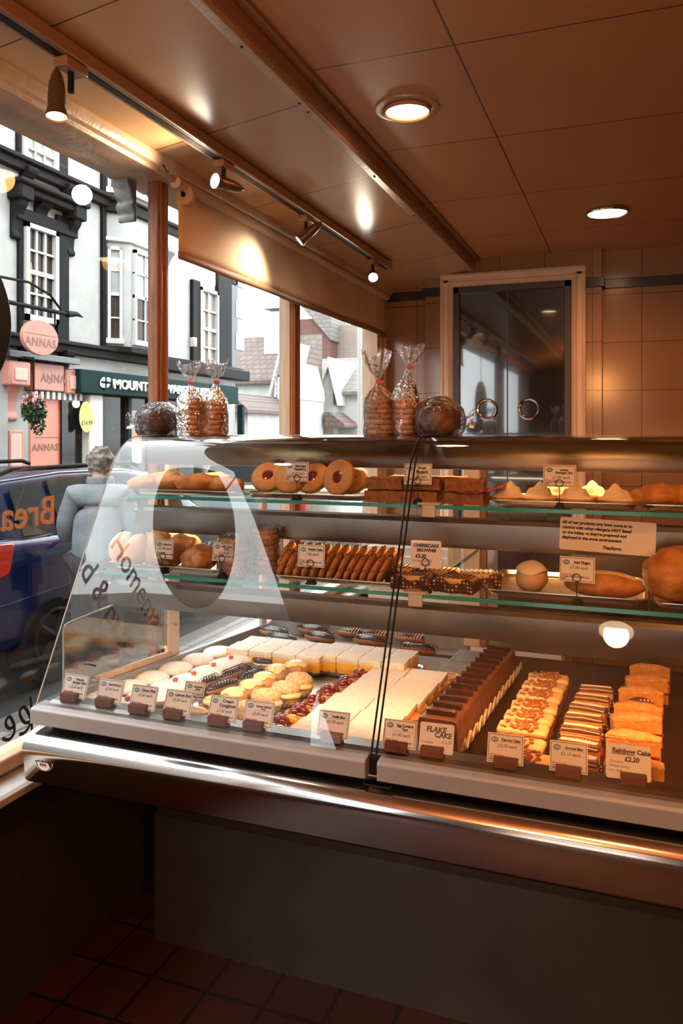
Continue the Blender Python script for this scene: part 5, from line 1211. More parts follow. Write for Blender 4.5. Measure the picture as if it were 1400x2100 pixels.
sash('sash_window', 40, 230, 111, 338, 3, 3, mat('pale slatted blind pane', (.50, .54, .54), .4, col2=(.38, .42, .42), nscale=30, stretch=(.01, .01, 1)), mid=9)
# warm shaded lamp glimpsed through the first-floor window
lp = MB()
for k in range(2): lp.lathe([(0, 0), (.11, 0), (.13, .06), (.11, .13), (0, .13)], 20, (XF + .028, 0, k * .17))
y_, z_ = yz(51, 556); lp.v = [Vector((XF + .022 + abs(p.x - XF - .028) * .05, y_ + p.y, z_ - .15 + p.z)) for p in lp.v]
wpart(lp, 'lit_lampshade', emit('warm lampshade', (1.0, .48, .16), 1.1), hb)
# oriel bay right of the tall timber: canted face, front face, return
xb = XF + .30; y0 = yz(214, 600)[0]; y1 = yz(265, 600, xb)[0]; y2 = y1 + .86; y3 = y2 + .25
zb_, zt_ = zb2 + .0, 9.0
bay = lambda g: [(XF - .02, y0 - g), (XF + g, y0 - g), (xb + g, y1 - g * .4), (xb + g, y2 + g * .4), (XF + g, y3 + g), (XF - .02, y3 + g)]
wpart(MB().prism(bay(0), 'Z', zb_, zt_), 'oriel_bay', m_white, hb, smooth=0)
zob = yz(240, 418)[1]
wpart(MB().prism(bay(.07), 'Z', zob - .24, zob - .02).prism(bay(.12), 'Z', zob - .06, zob), 'oriel_band', m_timber, hb, bevel=.02)
wpart(MB().prism(bay(.06), 'Z', zb_ - .05, zb_ + .06), 'oriel_foot', m_timber, hb, bevel=.02)
wpart(MB().prism(bay(.05), 'Z', yz(240, 506)[1] + .02, yz(240, 506)[1] + .10), 'oriel_moulding', m_sash, hb, bevel=.02)
def facewin(pa, pb, m0, m1, za, zb, rows, mid, cols):
    d = Vector((pb[0] - pa[0], pb[1] - pa[1], 0)); L_ = d.length; d.normalize(); n_ = Vector((d.y, -d.x, 0))
    g = MB(); g.M = Matrix(((d.x, n_.x, 0, pa[0]), (d.y, n_.y, 0, pa[1]), (0, 0, 1, 0), (0, 0, 0, 1)))
    a_, b_ = m0, L_ - m1
    g.box(a_, a_ + .05, 0, .06, zb, za).box(b_ - .05, b_, 0, .06, zb, za).box(a_, b_, 0, .06, za - .06, za).box(a_ - .03, b_ + .03, 0, .08, zb - .04, zb + .05)
    for j in range(1, rows): zz = zb + (za - zb) * j / rows; g.box(a_, b_, 0, .04, zz - (.03 if j == mid else .014), zz + (.03 if j == mid else .014))
    for j in range(1, cols): xx = a_ + (b_ - a_) * j / cols; g.box(xx - .014, xx + .014, 0, .04, zb, za)
    w_ = wpart(g, 'sash_window', m_sash, hb, smooth=0)
    for (z0_, z1_, pm) in ((zb + .03, (za + zb) / 2, m_paneo), ((za + zb) / 2, za - .03, m_panel_g)):
        h_ = MB(); h_.M = g.M; h_.box(a_ + .03, b_ - .03, .002, .012, z0_, z1_); h_.build('pane', pm, w_, smooth=0)
for (za, zb, rows, mid) in ((yz(235, 512)[1], yz(235, 703)[1], 4, 2), (9.0, yz(235, 400)[1], 4, 2)):
    facewin((XF, y0), (xb, y1), .05, .12, za, zb, rows, mid, 1)
    facewin((xb, y1), (xb, y2), .10, .10, za, zb, rows, mid, 2)
y2 = y3
# right-hand part: cornice, window with black surround, chequered corner
wpart(MB().prism([(XF - .05, zTop), (XF + .10, zTop), (XF + .16, zTop + .12), (XF + .25, zTop + .22), (XF + .25, zTop + .30), (XF - .05, zTop + .30)], 'Y', y2 + .1, 12.9), 'cornice', mat('grey cornice', (.16, .16, .17), .6), hb)
w2n = sash('sash_window', 404, 588, 441, 757, 2, 4, mat('grey brown pane', (.17, .14, .12), .12, col2=(.24, .21, .19), nscale=2), mid=2)
wpart(MB().box(XF - .01, XF + .08, w2n[0] - .28, w2n[0], zb2, w2n[3] + .1), 'timber_post', m_timber, hb)
wpart(MB().box(XF - .01, XF + .08, w2n[1], w2n[1] + .62, zb2, w2n[3] + .75).box(XF - .01, XF + .08, w2n[1] + .6, yE, w2n[3] + .28, w2n[3] + .72).box(XF - .01, XF + .22, w2n[0] - .5, yE + .1, w2n[3] + .75, w2n[3] + .95), 'timber_surround', m_timber, hb, bevel=.02)
wpart(MB().box(XF - .01, XF + .07, w2n[1] + .5, yE, zb2, w2n[3] + .75), 'timber_corner', mat('blue grey timber', (.035, .04, .05), .5), hb)
for k in range(4):
    zz = zb2 + .45 + k * .72; wpart(MB().box(XF + .0, XF + .08, w2n[1] + .80, w2n[1] + 1.20, zz, zz + .38), 'white_infill', m_white, hb, smooth=0)
wpart(MB().box(XF, XF + .12, yz(388, 700)[0], yz(394, 700)[0], yz(390, 712)[1], yz(390, 692)[1]), 'alarm_box', m_sash, hb, bevel=.02)
wpart(MB().box(XF - .01, XF + .26, y2 + .1, yE + .25, zb2 - .26, zb2 - .02), 'string_course', m_timber, hb, bevel=.03)
# ---- green outdoor shop, ground floor
m_green = mat('dark green fascia', (0.004, 0.022, 0.023), 0.6, spec=.06)
m_lettr = mat('white sign letters', (0.66, 0.68, 0.68), 0.4)
m_shopg = mat('dark shop interior glass', (0.006, 0.008, 0.008), 0.1, spec=.15)
gs = thing('green_shopfront', 'shopfront with a dark green fascia sign in white capital letters', 'shop', (XF + .1, 13, GZ))
ya, za_ = yz(165, 756, XF + .3); yb, _ = yz(489, 812, XF + .3); zsb = yz(165, 806, XF + .3)[1]
wpart(MB().box(XF, XF + .30, ya, yb, zsb, za_), 'fascia_sign', m_green, gs, bevel=.02)
MF = lambda y, z, x: Matrix(((0, 0, 1, x), (1, 0, 0, y), (0, 1, 0, z), (0, 0, 0, 1)))
ym0 = yz(230, 790, XF + .3)[0]; ym1 = yz(426, 810, XF + .3)[0]; zm = zsb + (za_ - zsb) * .30
tme = text_mesh('MOUNTAIN WAREHOUSE', 1.0, m_lettr, weight=.022, ext=.02); wid = max(v.co.x for v in tme.vertices)
lt = bpy.data.objects.new('sign_lettering', tme); COL.objects.link(lt); lt.parent = gs
sx = (ym1 - ym0) / wid; szz = (za_ - zsb) * .58
lt.matrix_local = Matrix.Translation(-gs.location) @ MF(ym0, zm, XF + .315) @ Matrix.Diagonal((sx, szz, 1, 1))
yl0 = yz(203, 785, XF + .3)[0]; yl1 = yz(222, 785, XF + .3)[0]
sg = wpart(MB().prism(smooth_poly([(yl0, zm), (yl1, zm), (yl1 + .06, zm + szz * .78), (yl0 + .06, zm + szz * .78)], .08, 4), 'X', XF + .30, XF + .32), 'sign_logo', m_lettr, gs, smooth=0)
cy, cz = (yl0 + yl1) / 2 + .03, zm + szz * .39
MB().box(XF + .32, XF + .325, cy - .12, cy + .12, cz - .02, cz + .02).box(XF + .32, XF + .325, cy - .02, cy + .02, cz - .12, cz + .12).build('logo_cross', m_green, sg, smooth=0)
wpart(MB().box(XF - .02, XF + .05, ya, yb - .3, GZ + .15, zsb), 'shop_glass', m_shopg, gs, smooth=0)
for px in (187, 250, 300, 400, 486): 
    yy = yz(px, 850)[0]; wpart(MB().box(XF, XF + .14, yy, yy + .10, GZ, zsb), 'shop_mullion', m_green, gs, bevel=.01)
y_ = yz(163, 850)[0]; wpart(MB().box(XF, XF + .2, y_, y_ + .35, GZ, zsb), 'cream_pilaster', mat('cream pilaster', (.52, .48, .42), .5), gs, bevel=.02)
wpart(MB().box(XF, XF + .1, ya, yb - .3, GZ, GZ + .4), 'stall_riser', m_green, gs)
wpart(MB().box(XF, XF + .07, yz(262, 850)[0], yz(284, 850)[0], yz(270, 950)[1], yz(270, 842)[1]), 'window_poster', mat('dim poster', (.30, .33, .36), .5, col2=(.35, .18, .08), nscale=2), gs)
for (px, py) in ((150, 828), (190, 838)): 
    yy, zz = yz(px, py); wpart(MB().ell((XF + .06, yy, zz), (.02, .09, .07), 10, 8), 'shop_lamp', emit('white shop lamp', (.9, 1, .95), 2.2), gs)
ypo, zpo = yz(178, 855, XF + .22)
po = wpart(MB().prism([(ypo + .17 * math.cos(2 * math.pi * k / 28), zpo + .25 * math.sin(2 * math.pi * k / 28)) for k in range(28)], 'X', XF + .205, XF + .215), 'yellow_offer_sticker', mat('lime yellow sticker', (.50, .55, .10), .5), gs, smooth=0)
po['label'] = 'lime yellow oval offer sticker'
wtext('sticker_text', '£14.99', .10, m_ink, MF(ypo - .13, zpo - .13, XF + .2165) , gs, weight=.003)
# ---- pink shop with the coral door
m_pink = mat('dusty pink paint', (0.46, 0.19, 0.145), 0.5, col2=(0.42, 0.17, 0.13), nscale=4)
m_coral = mat('coral door paint', (0.62, 0.17, 0.10), 0.4, col2=(0.57, 0.15, 0.09), nscale=4)
m_dletter = mat('brown sign letters', (0.16, 0.07, 0.05), 0.5)
ps = thing('pink_shopfront', 'narrow pink shopfront with a coral door, left of the green shop', 'shop', (XF + .1, 9.5, GZ))
X3 = XF + .30
def pbox(px0, py0, px1, py1, d0, d1, name, m, **kw):
    y0_, zt = yz(px0, py0, XF + d1); y1_, _ = yz(px1, py0, XF + d1); zb = yz(px0, py1, XF + d1)[1]
    return (wpart(MB().box(XF + d0, XF + d1, y0_, y1_, zb, zt), name, m, ps, **kw), y0_, y1_, zb, zt)
s1 = pbox(70, 742, 132, 800, 0, .18, 'sign_panel', m_pink, bevel=.02)
wpart(MB().box(XF, XF + .3, yz(20, 735, XF + .3)[0], ya, s1[4] + .02, s1[4] + .12), 'sign_capping', m_dark_tile, ps, bevel=.01)
s2 = pbox(22, 738, 64, 790, 0, .26, 'console_box', m_pink, bevel=.03); s3 = pbox(136, 756, 165, 808, 0, .20, 'console_box', m_pink, bevel=.03)
for s_ in (s2, s3):
    xx = XF + (.26 if s_ is s2 else .20); wpart(MB().box(xx - .005, xx + .015, s_[1] + .08, s_[2] - .08, s_[3] + .08, s_[4] - .1), 'console_panel', mat('light pink panel', (.66, .36, .30), .5), ps, bevel=.012)
wpart(MB().prism([(XF + a_ * .7, yz(30, 865)[1] + b_ * .72) for a_, b_ in smooth_poly(brp, .05, 3)], 'Y', yz(27, 820, XF + .22)[0], yz(27, 820, XF + .22)[0] + .24), 'console_bracket', m_pink, ps, bevel=.02)
dn = pbox(62, 812, 127, 1050, 0, .06, 'coral_door', m_coral, bevel=.01)
for k in range(9): wpart(MB().box(XF, XF + .16, s1[1] + .04 + k * .125, s1[1] + .10 + k * .125, s1[3] - .12, s1[3] - .01), 'dentil', m_sash, ps)
pbox(127, 808, 140, 1050, 0, .10, 'dark_jamb', m_shopg)
pbox(0, 720, 16, 1050, 0, .10, 'white_pilaster', m_white)
pbox(16, 800, 62, 1050, 0, .04, 'white_panel', m_white); pbox(18, 882, 50, 1050, .0, .07, 'pink_dado', m_pink, bevel=.02); pbox(23, 890, 45, 1050, .06, .085, 'pink_dado_panel', mat('light pink panel', (.66, .36, .30), .5), bevel=.01)
wtext('sign_lettering', 'ANNAS', .17, m_dletter, MF(s1[1] + .14, s1[3] + .14, XF + .185), ps, weight=.004, space=1.15)
wtext('sign_lettering', 'ANNAS', .155, m_dletter, MF(dn[1] + .04, yz(62, 925)[1], XF + .065), ps, weight=.004, space=1.15)
wpart(MB().box(XF + .18, XF + .188, s1[1] + .35, s1[2] - .35, s1[3] + .12, s1[3] + .135).box(XF + .06, XF + .066, dn[1] + .1, dn[2] - .1, yz(62, 898)[1], yz(62, 898)[1] + .012), 'sign_rule', m_dletter, ps)
# ---- round hanging sign on an iron bracket
xs = -7.55
yc, zc = yz(81, 693, xs); rr_ = abs(yz(118, 693, xs)[0] - yz(45, 693, xs)[0]) / 2
hs = thing('hanging_sign', 'round dusty pink hanging sign on a black iron bracket above the coral door', 'sign', (xs, yc, zc - .4))
wpart(MB().prism([(yc + rr_ * math.cos(2 * math.pi * k / 48), zc + .24 * math.sin(2 * math.pi * k / 48)) for k in range(48)], 'X', xs - .03, xs + .03), 'sign_disc', m_pink, hs, smooth=0, bevel=.01)
wtext('sign_lettering', 'ANNAS', .165, m_dletter, MF(yc - .30, zc - .12, xs + .032), hs, weight=.004, space=1.1)
wpart(MB().box(xs + .03, xs + .033, yc - .30, yc + .30, zc + .04, zc + .045), 'sign_rule', m_dletter, hs)
ir = MB(); zi_ = zc + .40
ir.tube([(xs, yc - .85, zi_), (xs, yc + .55, zi_)], .03, 8).tube([(xs, yc + .55, zi_), (xs, yc + .75, zi_ + .03), (xs, yc + .9, zi_ + .0)], [.05, .035, .005], 8)
for yy in (yc - .3, yc + .3): ir.tube([(xs, yy, zi_), (xs, yy, zc + .2)], .012, 6)
ir.tube([(xs, yc - .7, zi_ + .30), (xs, yc - .2, zi_ + .32), (xs, yc + .2, zi_ + .22), (xs, yc + .45, zi_ + .02)], .018, 6)
ir.tube([(XF, yc - .85, zi_ - .3), (xs, yc - .85, zi_ + .0)], .03, 6).tube([(XF, yc - .85, zi_ + .25), (xs, yc - .85, zi_ + .25)], .03, 6).tube([(xs, yc - .85, zi_ - .35), (xs, yc - .85, zi_ + .35)], .025, 6)
wpart(ir, 'iron_bracket', m_timber, hs)
# ---- flower basket
yb_, zb__ = yz(69, 842, -8.0)
fb = thing('flower_basket', 'hanging basket of dark green leaves and pink flowers beside the coral door', 'hanging basket', (-8.0, yb_, zb__ - .35))
def leaves(n, m, name, parent, c, rad, s, seed):
    r_ = random.Random(seed); mb = MB()
    for k in range(n):
        v = Vector((r_.gauss(0, 1), r_.gauss(0, 1), r_.gauss(0, 1))).normalized() * r_.uniform(.55, 1.0)
        p = Vector((c[0] + v.x * rad[0], c[1] + v.y * rad[1], c[2] + v.z * rad[2])); a = Matrix.Rotation(r_.uniform(0, 6.3), 3, Vector((r_.random() - .5, r_.random() - .5, r_.random() - .5)).normalized())
        q = [p + a @ Vector(w) * s for w in ((-1, 0, 0), (-.3, .5, .12), (.5, .45, .1), (1, 0, 0), (.5, -.45, .1), (-.3, -.5, .12))]
        mb.add(q, [(0, 1, 2, 3), (0, 3, 4, 5)])
    o = wpart(mb, name, m, parent, smooth=0); o['kind'] = 'stuff'; return o
m_leaf = mat('dark green leaf', (0.015, 0.05, 0.02), 0.5, col2=(0.03, 0.085, 0.03), nscale=9)
leaves(520, m_leaf, 'foliage', fb, (-8.0, yb_, zb__), (.16, .19, .20), .035, 1); leaves(150, m_leaf, 'trailing_foliage', fb, (-8.0, yb_ + .08, zb__ - .2), (.1, .11, .16), .03, 2)
leaves(70, mat('pink petals', (.60, .20, .19), .5), 'flowers', fb, (-7.98, yb_ - .03, zb__ + .12), (.17, .21, .14), .032, 3)
wpart(MB().tube([(-8.0, yb_, zb__ + .2), (-8.0, yb_, zb__ + .75), (XF, yb_, zb__ + .8)], .012, 6), 'hanger', m_timber, fb)
# ---- far buildings up the street
m_slate = tiles('plain roof tiles', (0.11, 0.078, 0.065), (0.05, 0.036, 0.03), 0.27, 0.19, .02, .8, 'XZ', offset=.5, col2=(0.085, 0.06, 0.05))
m_slateg = tiles('grey stone roof', (0.13, 0.122, 0.115), (0.07, 0.065, 0.06), 0.3, 0.21, .02, .8, 'XZ', offset=.5, col2=(0.105, 0.098, 0.092))
m_brick = tiles('red brick', (0.095, 0.030, 0.020), (0.07, 0.045, 0.036), 0.30, 0.12, .014, .8, 'XZ', offset=.5, col2=(0.07, 0.024, 0.016))
m_brickl = tiles('pale brick wall', (0.18, 0.145, 0.115), (0.15, 0.125, 0.1), 0.34, 0.13, .014, .8, 'XZ', offset=.5, col2=(0.2, 0.155, 0.125))
def P2(px, py, y): p = on(px, py, 1, y); return p.x, p.z
def fbox(mb, px0, py0, px1, py1, y, dep):
    xa, zt = P2(px0, py0, y); xb2, _ = P2(px1, py0, y); zb = P2((px0 + px1) / 2, py1, y)[1]
    return mb.box(xa, xb2, y, y + dep, zb, zt)
YA = 25.0
ha_ = thing('tiled_cottage', 'white cottage with a brown tiled roof beyond the timbered building', 'house', (P2(540, 880, YA)[0], YA, GZ))
xa, zr0 = P2(468, 782, YA); xb2, zr1 = P2(560, 690, YA + 1.9)
wpart(MB().box(xa - 1.5, P2(612, 800, YA)[0], YA, YA + 1.95, GZ, zr0 + .1), 'wall', m_white, ha_, smooth=0)
wpart(MB().prism([(YA - .25, zr0), (YA + 1.9, zr1), (YA + 1.95, zr1), (YA + 1.95, zr0 - .15), (YA - .25, zr0 - .15)], 'X', xa - 1.6, P2(612, 800, YA)[0] + .1), 'roof', m_slate, ha_, smooth=0)
fx = MB(); fbox(fx, 541, 640, 580, 760, YA + 1.0, .9); fbox(fx, 538, 626, 582, 632, YA + .95, 1.0); fbox(fx, 559, 612, 568, 628, YA + 1.2, .4)
wpart(fx, 'white_chimney', m_white, ha_, smooth=0)
fx = MB(); xg0, zg0 = P2(553, 800, YA - 1); xg1, _ = P2(606, 800, YA - 1); xgm, zgm = P2(579, 700, YA - 1)
fx.prism([(xg0, GZ), (xg1, GZ), (xg1, zg0), (xgm, zgm), (xg0, zg0)], 'Y', YA - 1, YA + 1.5); wpart(fx, 'gable', m_white, ha_, smooth=0)
for (p_, q_) in (((553, 800), (579, 695)), ((606, 800), (579, 695))):
    a_, za2 = P2(*p_, YA - 1.1); b_, zb3 = P2(*q_, YA - 1.1); wpart(MB().prism([(a_, za2), (b_, zb3), (b_, zb3 - .3), (a_, za2 - .3)], 'Y', YA - 1.15, YA + 1.5), 'barge_board', m_sash, ha_, smooth=0)
def fsash(px0, py0, px1, py1, y, par, cols, rows):
    xa_, zt = P2(px0, py0, y); xb_, _ = P2(px1, py0, y); zb = P2(px0, py1, y)[1]; mb = MB(); f_ = .06
    mb.box(xa_, xa_ + f_, y - .06, y, zb, zt).box(xb_ - f_, xb_, y - .06, y, zb, zt).box(xa_, xb_, y - .06, y, zt - f_, zt).box(xa_, xb_, y - .06, y, zb, zb + f_)
    for i in range(1, cols): xx = xa_ + (xb_ - xa_) * i / cols; mb.box(xx - .025, xx + .025, y - .05, y, zb, zt)
    for i in range(1, rows): zz = zb + (zt - zb) * i / rows; mb.box(xa_, xb_, y - .05, y, zz - .025, zz + .025)
    w_ = wpart(mb, 'window', m_sash, par, smooth=0); p_ = MB().box(xa_ + .02, xb_ - .02, y - .02, y - .012, zb + .02, zt - .02).build('pane', m_panel_g, w_, smooth=0)
fsash(564, 770, 574, 845, YA - 1, ha_, 1, 4)
fx = MB(); y5 = 21.0; xp, zp = P2(480, 806, y5); xq, _ = P2(518, 840, y5); _, zq = P2(518, 840, y5)
fx.box(xp - .6, P2(508, 850, y5)[0], y5, y5 + 3, GZ, zq); pr_ = thing('porch', 'small stone porch with a sloping brown roof at the end of the timbered building', 'porch', (xp, y5, GZ))
wpart(fx, 'wall', m_white, pr_, smooth=0); wpart(MB().prism([(xp - .7, zp), (xp, zp), (xq, zq), (xq, zq - .12), (xp - .7, zq - .12)], 'Y', y5 - .3, y5 + 3.2), 'roof', m_slate, pr_, smooth=0)
bs = thing('house_plaque', 'small white street board with a house outline and a mauve strip', 'sign', (P2(535, 880, YA - .3)[0], YA - .3, GZ + 1))
fx = MB(); fbox(fx, 519, 838, 552, 878, YA - .3, .08); wpart(fx, 'board', mat('pale board', (.46, .46, .45), .5), bs)
fx = MB(); fbox(fx, 519, 878, 552, 888, YA - .32, .1); wpart(fx, 'mauve_strip', mat('mauve strip', (.33, .20, .25), .5), bs)
hx_, hz_ = P2(536, 860, YA - .34); o_ = MB(); pts = [(-.16, -.15), (.16, -.15), (.16, .08), (0, .2), (-.16, .08), (-.16, -.15)]
for i in range(5): o_.tube([(hx_ + pts[i][0], YA - .32, hz_ + pts[i][1]), (hx_ + pts[i + 1][0], YA - .32, hz_ + pts[i + 1][1])], .018, 5)
wpart(o_, 'house_outline', m_grey, bs)
YG = 27.8
hg = thing('gabled_house', 'white house with a steep gabled dormer, seen between the right window posts', 'house', (P2(690, 880, YG)[0], YG, GZ))
xa, zr0 = P2(612, 800, YG); xb2, _ = P2(790, 800, YG); zr1 = P2(680, 738, YG + 3)[1]
wpart(MB().box(xa - .3, xb2, YG, YG + 7, GZ, zr0), 'wall', m_white, hg, smooth=0)
wpart(MB().prism([(YG - .3, zr0 - .1), (YG + 3.4, zr1 + .1), (YG + 7, zr0), (YG + 7, zr0 - .2), (YG + 3.4, zr1 - .1), (YG - .3, zr0 - .25)], 'X', xa - .4, xb2), 'roof', m_slateg, hg, smooth=0)
xg0, zg0 = P2(645, 800, YG - .6); xg1, _ = P2(683, 800, YG - .6); xgm, zgm = P2(672, 735, YG - .6)
wpart(MB().prism([(xg0, GZ), (xg1, GZ), (xg1, zg0), (xgm, zgm), (xg0, zg0)], 'Y', YG - .6, YG + 3), 'gable', m_white, hg, smooth=0)
for (p_, q_) in (((643, 802), (673, 732)), ((692, 812), (673, 732))):
    a_, za2 = P2(*p_, YG - .8); b_, zb3 = P2(*q_, YG - .8); wpart(MB().prism([(a_, za2), (b_, zb3), (b_, zb3 - .35), (a_, za2 - .35)], 'Y', YG - .85, YG + 2.2), 'barge_board', m_sash, hg, smooth=0)
fsash(651, 808, 667, 852, YG - .6, hg, 2, 3)
fx = MB(); x_, z_ = P2(615, 832, YG - 2); x__, z__ = P2(645, 858, YG - 2); fx.prism([(x_ - .4, z_), (x_, z_), (x__, z__), (x__, z__ - .12), (x_ - .4, z__ - .12)], 'Y', YG - 2, YG); wpart(fx, 'porch_roof', m_slate, hg, smooth=0)
fx = MB(); x_, z_ = P2(675, 845, YG - 1.5); x__, z__ = P2(706, 870, YG - 1.5); fx.prism([(x_ - .2, z_), (x_, z_), (x__, z__), (x__, z__ - .12), (x_ - .2, z__ - .12)], 'Y', YG - 1.5, YG); wpart(fx, 'porch_roof', m_slate, hg, smooth=0)
YH = 36.0
hh = thing('brick_gable_house', 'tall red brick gable and pale brick wall behind the gabled house', 'house', (P2(650, 880, YH)[0], YH, GZ))
fx = MB(); fbox(fx, 610, 655, 677, 955, YH, 2); wpart(fx, 'brick_wall', m_brick, hh, smooth=0)
fx = MB(); xa_, za2 = P2(606, 638, YH - .1); xb_, zb3 = P2(680, 690, YH - .1); fx.prism([(xa_, za2 + .6), (xb_, zb3 - .2), (xb_, zb3 + .9), (xa_, za2 + 1.3)], 'Y', YH - .2, YH + 2); wpart(fx, 'slate_verge', m_slateg, hh, smooth=0)
fx = MB(); fbox(fx, 676, 668, 780, 955, YH + 1, 3); wpart(fx, 'pale_wall', m_brickl, hh, smooth=0)
fx = MB(); fbox(fx, 480, 700, 800, 955, YH + 6, 3); wpart(fx, 'side_wall', m_white, hh, smooth=0)
gp_ = MB(); gp_.tube([(P2(743, 880, 15)[0], 15, GZ), (P2(743, 880, 15)[0], 15, 5.2)], .105, 12)
tag(gp_.build('street_pole', mat('pale grey pole', (.46, .47, .46), .5)), 'pale grey street pole beside the far right window post', 'pole')
# ---- houses down the street, out of frame, mirrored in the counter glass
hs2 = thing('gabled_terrace', 'grey rendered gabled house further down the street', 'building', (XF, -7, GZ))
wpart(MB().prism([(-.6, GZ), (-.6, 4.5), (-4.0, 4.5), (-13.5, 13.9), (-23, 4.5), (-23, GZ)], 'X', XF - 6, XF), 'wall', mat('grey render', (.13, .12, .11), .8, spec=.1), hs2, smooth=0)
# this shop's own upper storeys: shade the near pavement as the real building does
structure(MB().box(XW - .12, XR + .2, YF - 8, YB + 12, ZC + .10, 7.5).build('upper_storey', m_plaster, smooth=0))
structure(MB().box(XW - .12, XR + .2, YB + .12, YB + 12, GZ, ZC + .1).box(XW - .12, XR + .2, YF - 8, YF - 3.5, GZ, ZC + .1).build('neighbour_wall', m_plaster, smooth=0))
# ================================================================== CARS
m_blue = mat('dark blue car paint', (0.0018, 0.0065, 0.034), 0.2, coat=.2, spec=.3)
m_silv = mat('silver grey car paint', (0.34, 0.36, 0.38), 0.25, .4, coat=.8)
m_cglass = mat('dark car glass', (0.008, 0.011, 0.012), 0.06, spec=.35)
m_tyre = mat('black tyre', (0.004, 0.004, 0.004), 0.8, spec=.1)
m_alloy = mat('grey alloy', (0.004, 0.004, 0.004), 0.6, spec=.1)
m_tail = mat('red tail light', (0.42, 0.02, 0.012), 0.12, coat=.8)
def car(label, x, y, paint):
    """hatchback parked along the kerb, nose away; local y forward, x towards the shop, z up"""
    t = thing('car', label, 'car', (x, y, GZ - .10))
    L_, Wd, Ht = 4.1, .86, 1.47
    # side outline of the lower body and greenhouse as loft sections along y
    st = [(0.0, .52, .95, .62), (.06, .36, 1.02, .80), (.25, .30, 1.05, .86), (.8, .26, 1.04, .88), (1.6, .24, .99, .88), (2.6, .24, .95, .88), (3.2, .24, .90, .87), (3.7, .28, .80, .83), (4.0, .34, .68, .72), (4.1, .42, .58, .55)]
    rings = []
    for (yy, zb, zt, hw) in st:
        pl_ = smooth_poly([(-hw, zb), (hw, zb), (hw + .02, (zb + zt) / 2), (hw - .03, zt), (-hw + .03, zt), (-hw - .02, (zb + zt) / 2)], .12, 4)
        rings.append([(a_, yy, b_) for a_, b_ in pl_])
    MB().loft(rings).build('body', paint, t, smooth=50)
    gs_ = [(.10, 1.00, 1.02, .70, .78), (.28, 1.00, 1.36, .62, .80), (.42, 1.0, 1.43, .60, .80), (1.1, .98, 1.47, .61, .82), (1.9, .95, 1.46, .61, .82), (2.35, .93, 1.40, .60, .80), (2.9, .90, 1.10, .68, .80), (3.1, .88, .93, .74, .78)]
    rings = []
    for (yy, zb, zt, ht, hb2) in gs_:
        pl_ = smooth_poly([(-hb2, zb - .05), (hb2, zb - .05), (ht, zt), (-ht, zt)], .06, 4); rings.append([(a_, yy, b_) for a_, b_ in pl_])
    MB().loft(rings).build('cabin', paint, t, smooth=50)
    # side and rear glass just proud of the cabin
    def side_glass(y0, y1, z0a, z1a, z0b, z1b, s, name='side_window'):
        def xx(z): return .832 - (z - .95) / .5 * .205
        mb = MB().add([(s * xx(z0a), y0, z0a), (s * xx(z0b), y1, z0b), (s * xx(z1b), y1, z1b), (s * xx(z1a), y0, z1a)], [(0, 1, 2, 3)])
        mb.build(name, m_cglass, t, smooth=0, solid=.012)
    for s in (1, -1):
        side_glass(.52, .80, 1.05, 1.36, 1.04, 1.40, s, 'quarter_window'); side_glass(.90, 1.60, 1.03, 1.41, 1.00, 1.42, s); side_glass(1.68, 2.55, 1.0, 1.42, .97, 1.27, s)
        MB().tube([(s * .60, .45, 1.46), (s * .60, .6, 1.50), (s * .60, 2.0, 1.50), (s * .60, 2.1, 1.47)], .018, 8).build('roof_rail', m_alloy, t)
        MB().ell((s * .97, 2.45, 1.02), (.10, .06, .075), 14, 10).build('wing_mirror', paint, t)
        MB().prism(smooth_poly([(.02, .78), (.30, .84), (.34, 1.03), (.05, 1.05)], .03, 3), 'X', s * .845 - .04, s * .845 + .045).build('tail_light', m_tail, t, bevel=.02)
        for yy in (.72, 3.28):
            w_ = MB().tube([(s * .72, yy, .31), (s * .895, yy, .31)], .315, 32).build('wheel', m_tyre, t, bevel=.03)
            h_ = MB()
            for k in range(5):
                a_ = 2 * math.pi * k / 5; h_.tube([(s * .897, yy, .31), (s * .897, yy + .2 * math.cos(a_), .31 + .2 * math.sin(a_))], [.04, .03], 8)
            h_.ring((s * .893, yy, .31), .205, .02, 'X', 28, 6); h_.build('alloy_rim', m_alloy, w_)
    MB().add([(-.66, .10, 1.04), (.66, .10, 1.04), (.57, .265, 1.36), (-.57, .265, 1.36)], [(0, 1, 2, 3)]).build('rear_window', m_cglass, t, smooth=0, solid=.012)
    MB().add([(-.70, 2.95, 1.03), (.70, 2.95, 1.03), (.60, 2.40, 1.40), (-.60, 2.40, 1.40)], [(0, 1, 2, 3)]).build('windscreen', m_cglass, t, smooth=0, solid=.02)
    MB().box(-.75, .75, -.03, .10, .36, .58).build('rear_bumper', m_tyre, t, bevel=.03)
    return t
car('dark blue hatchback parked by the kerb, seen through the window at the left', -4.72, 3.72, m_blue)
car('silver grey car parked further up the kerb, glimpsed between the glass shelves', -4.72, 8.9, m_silv)
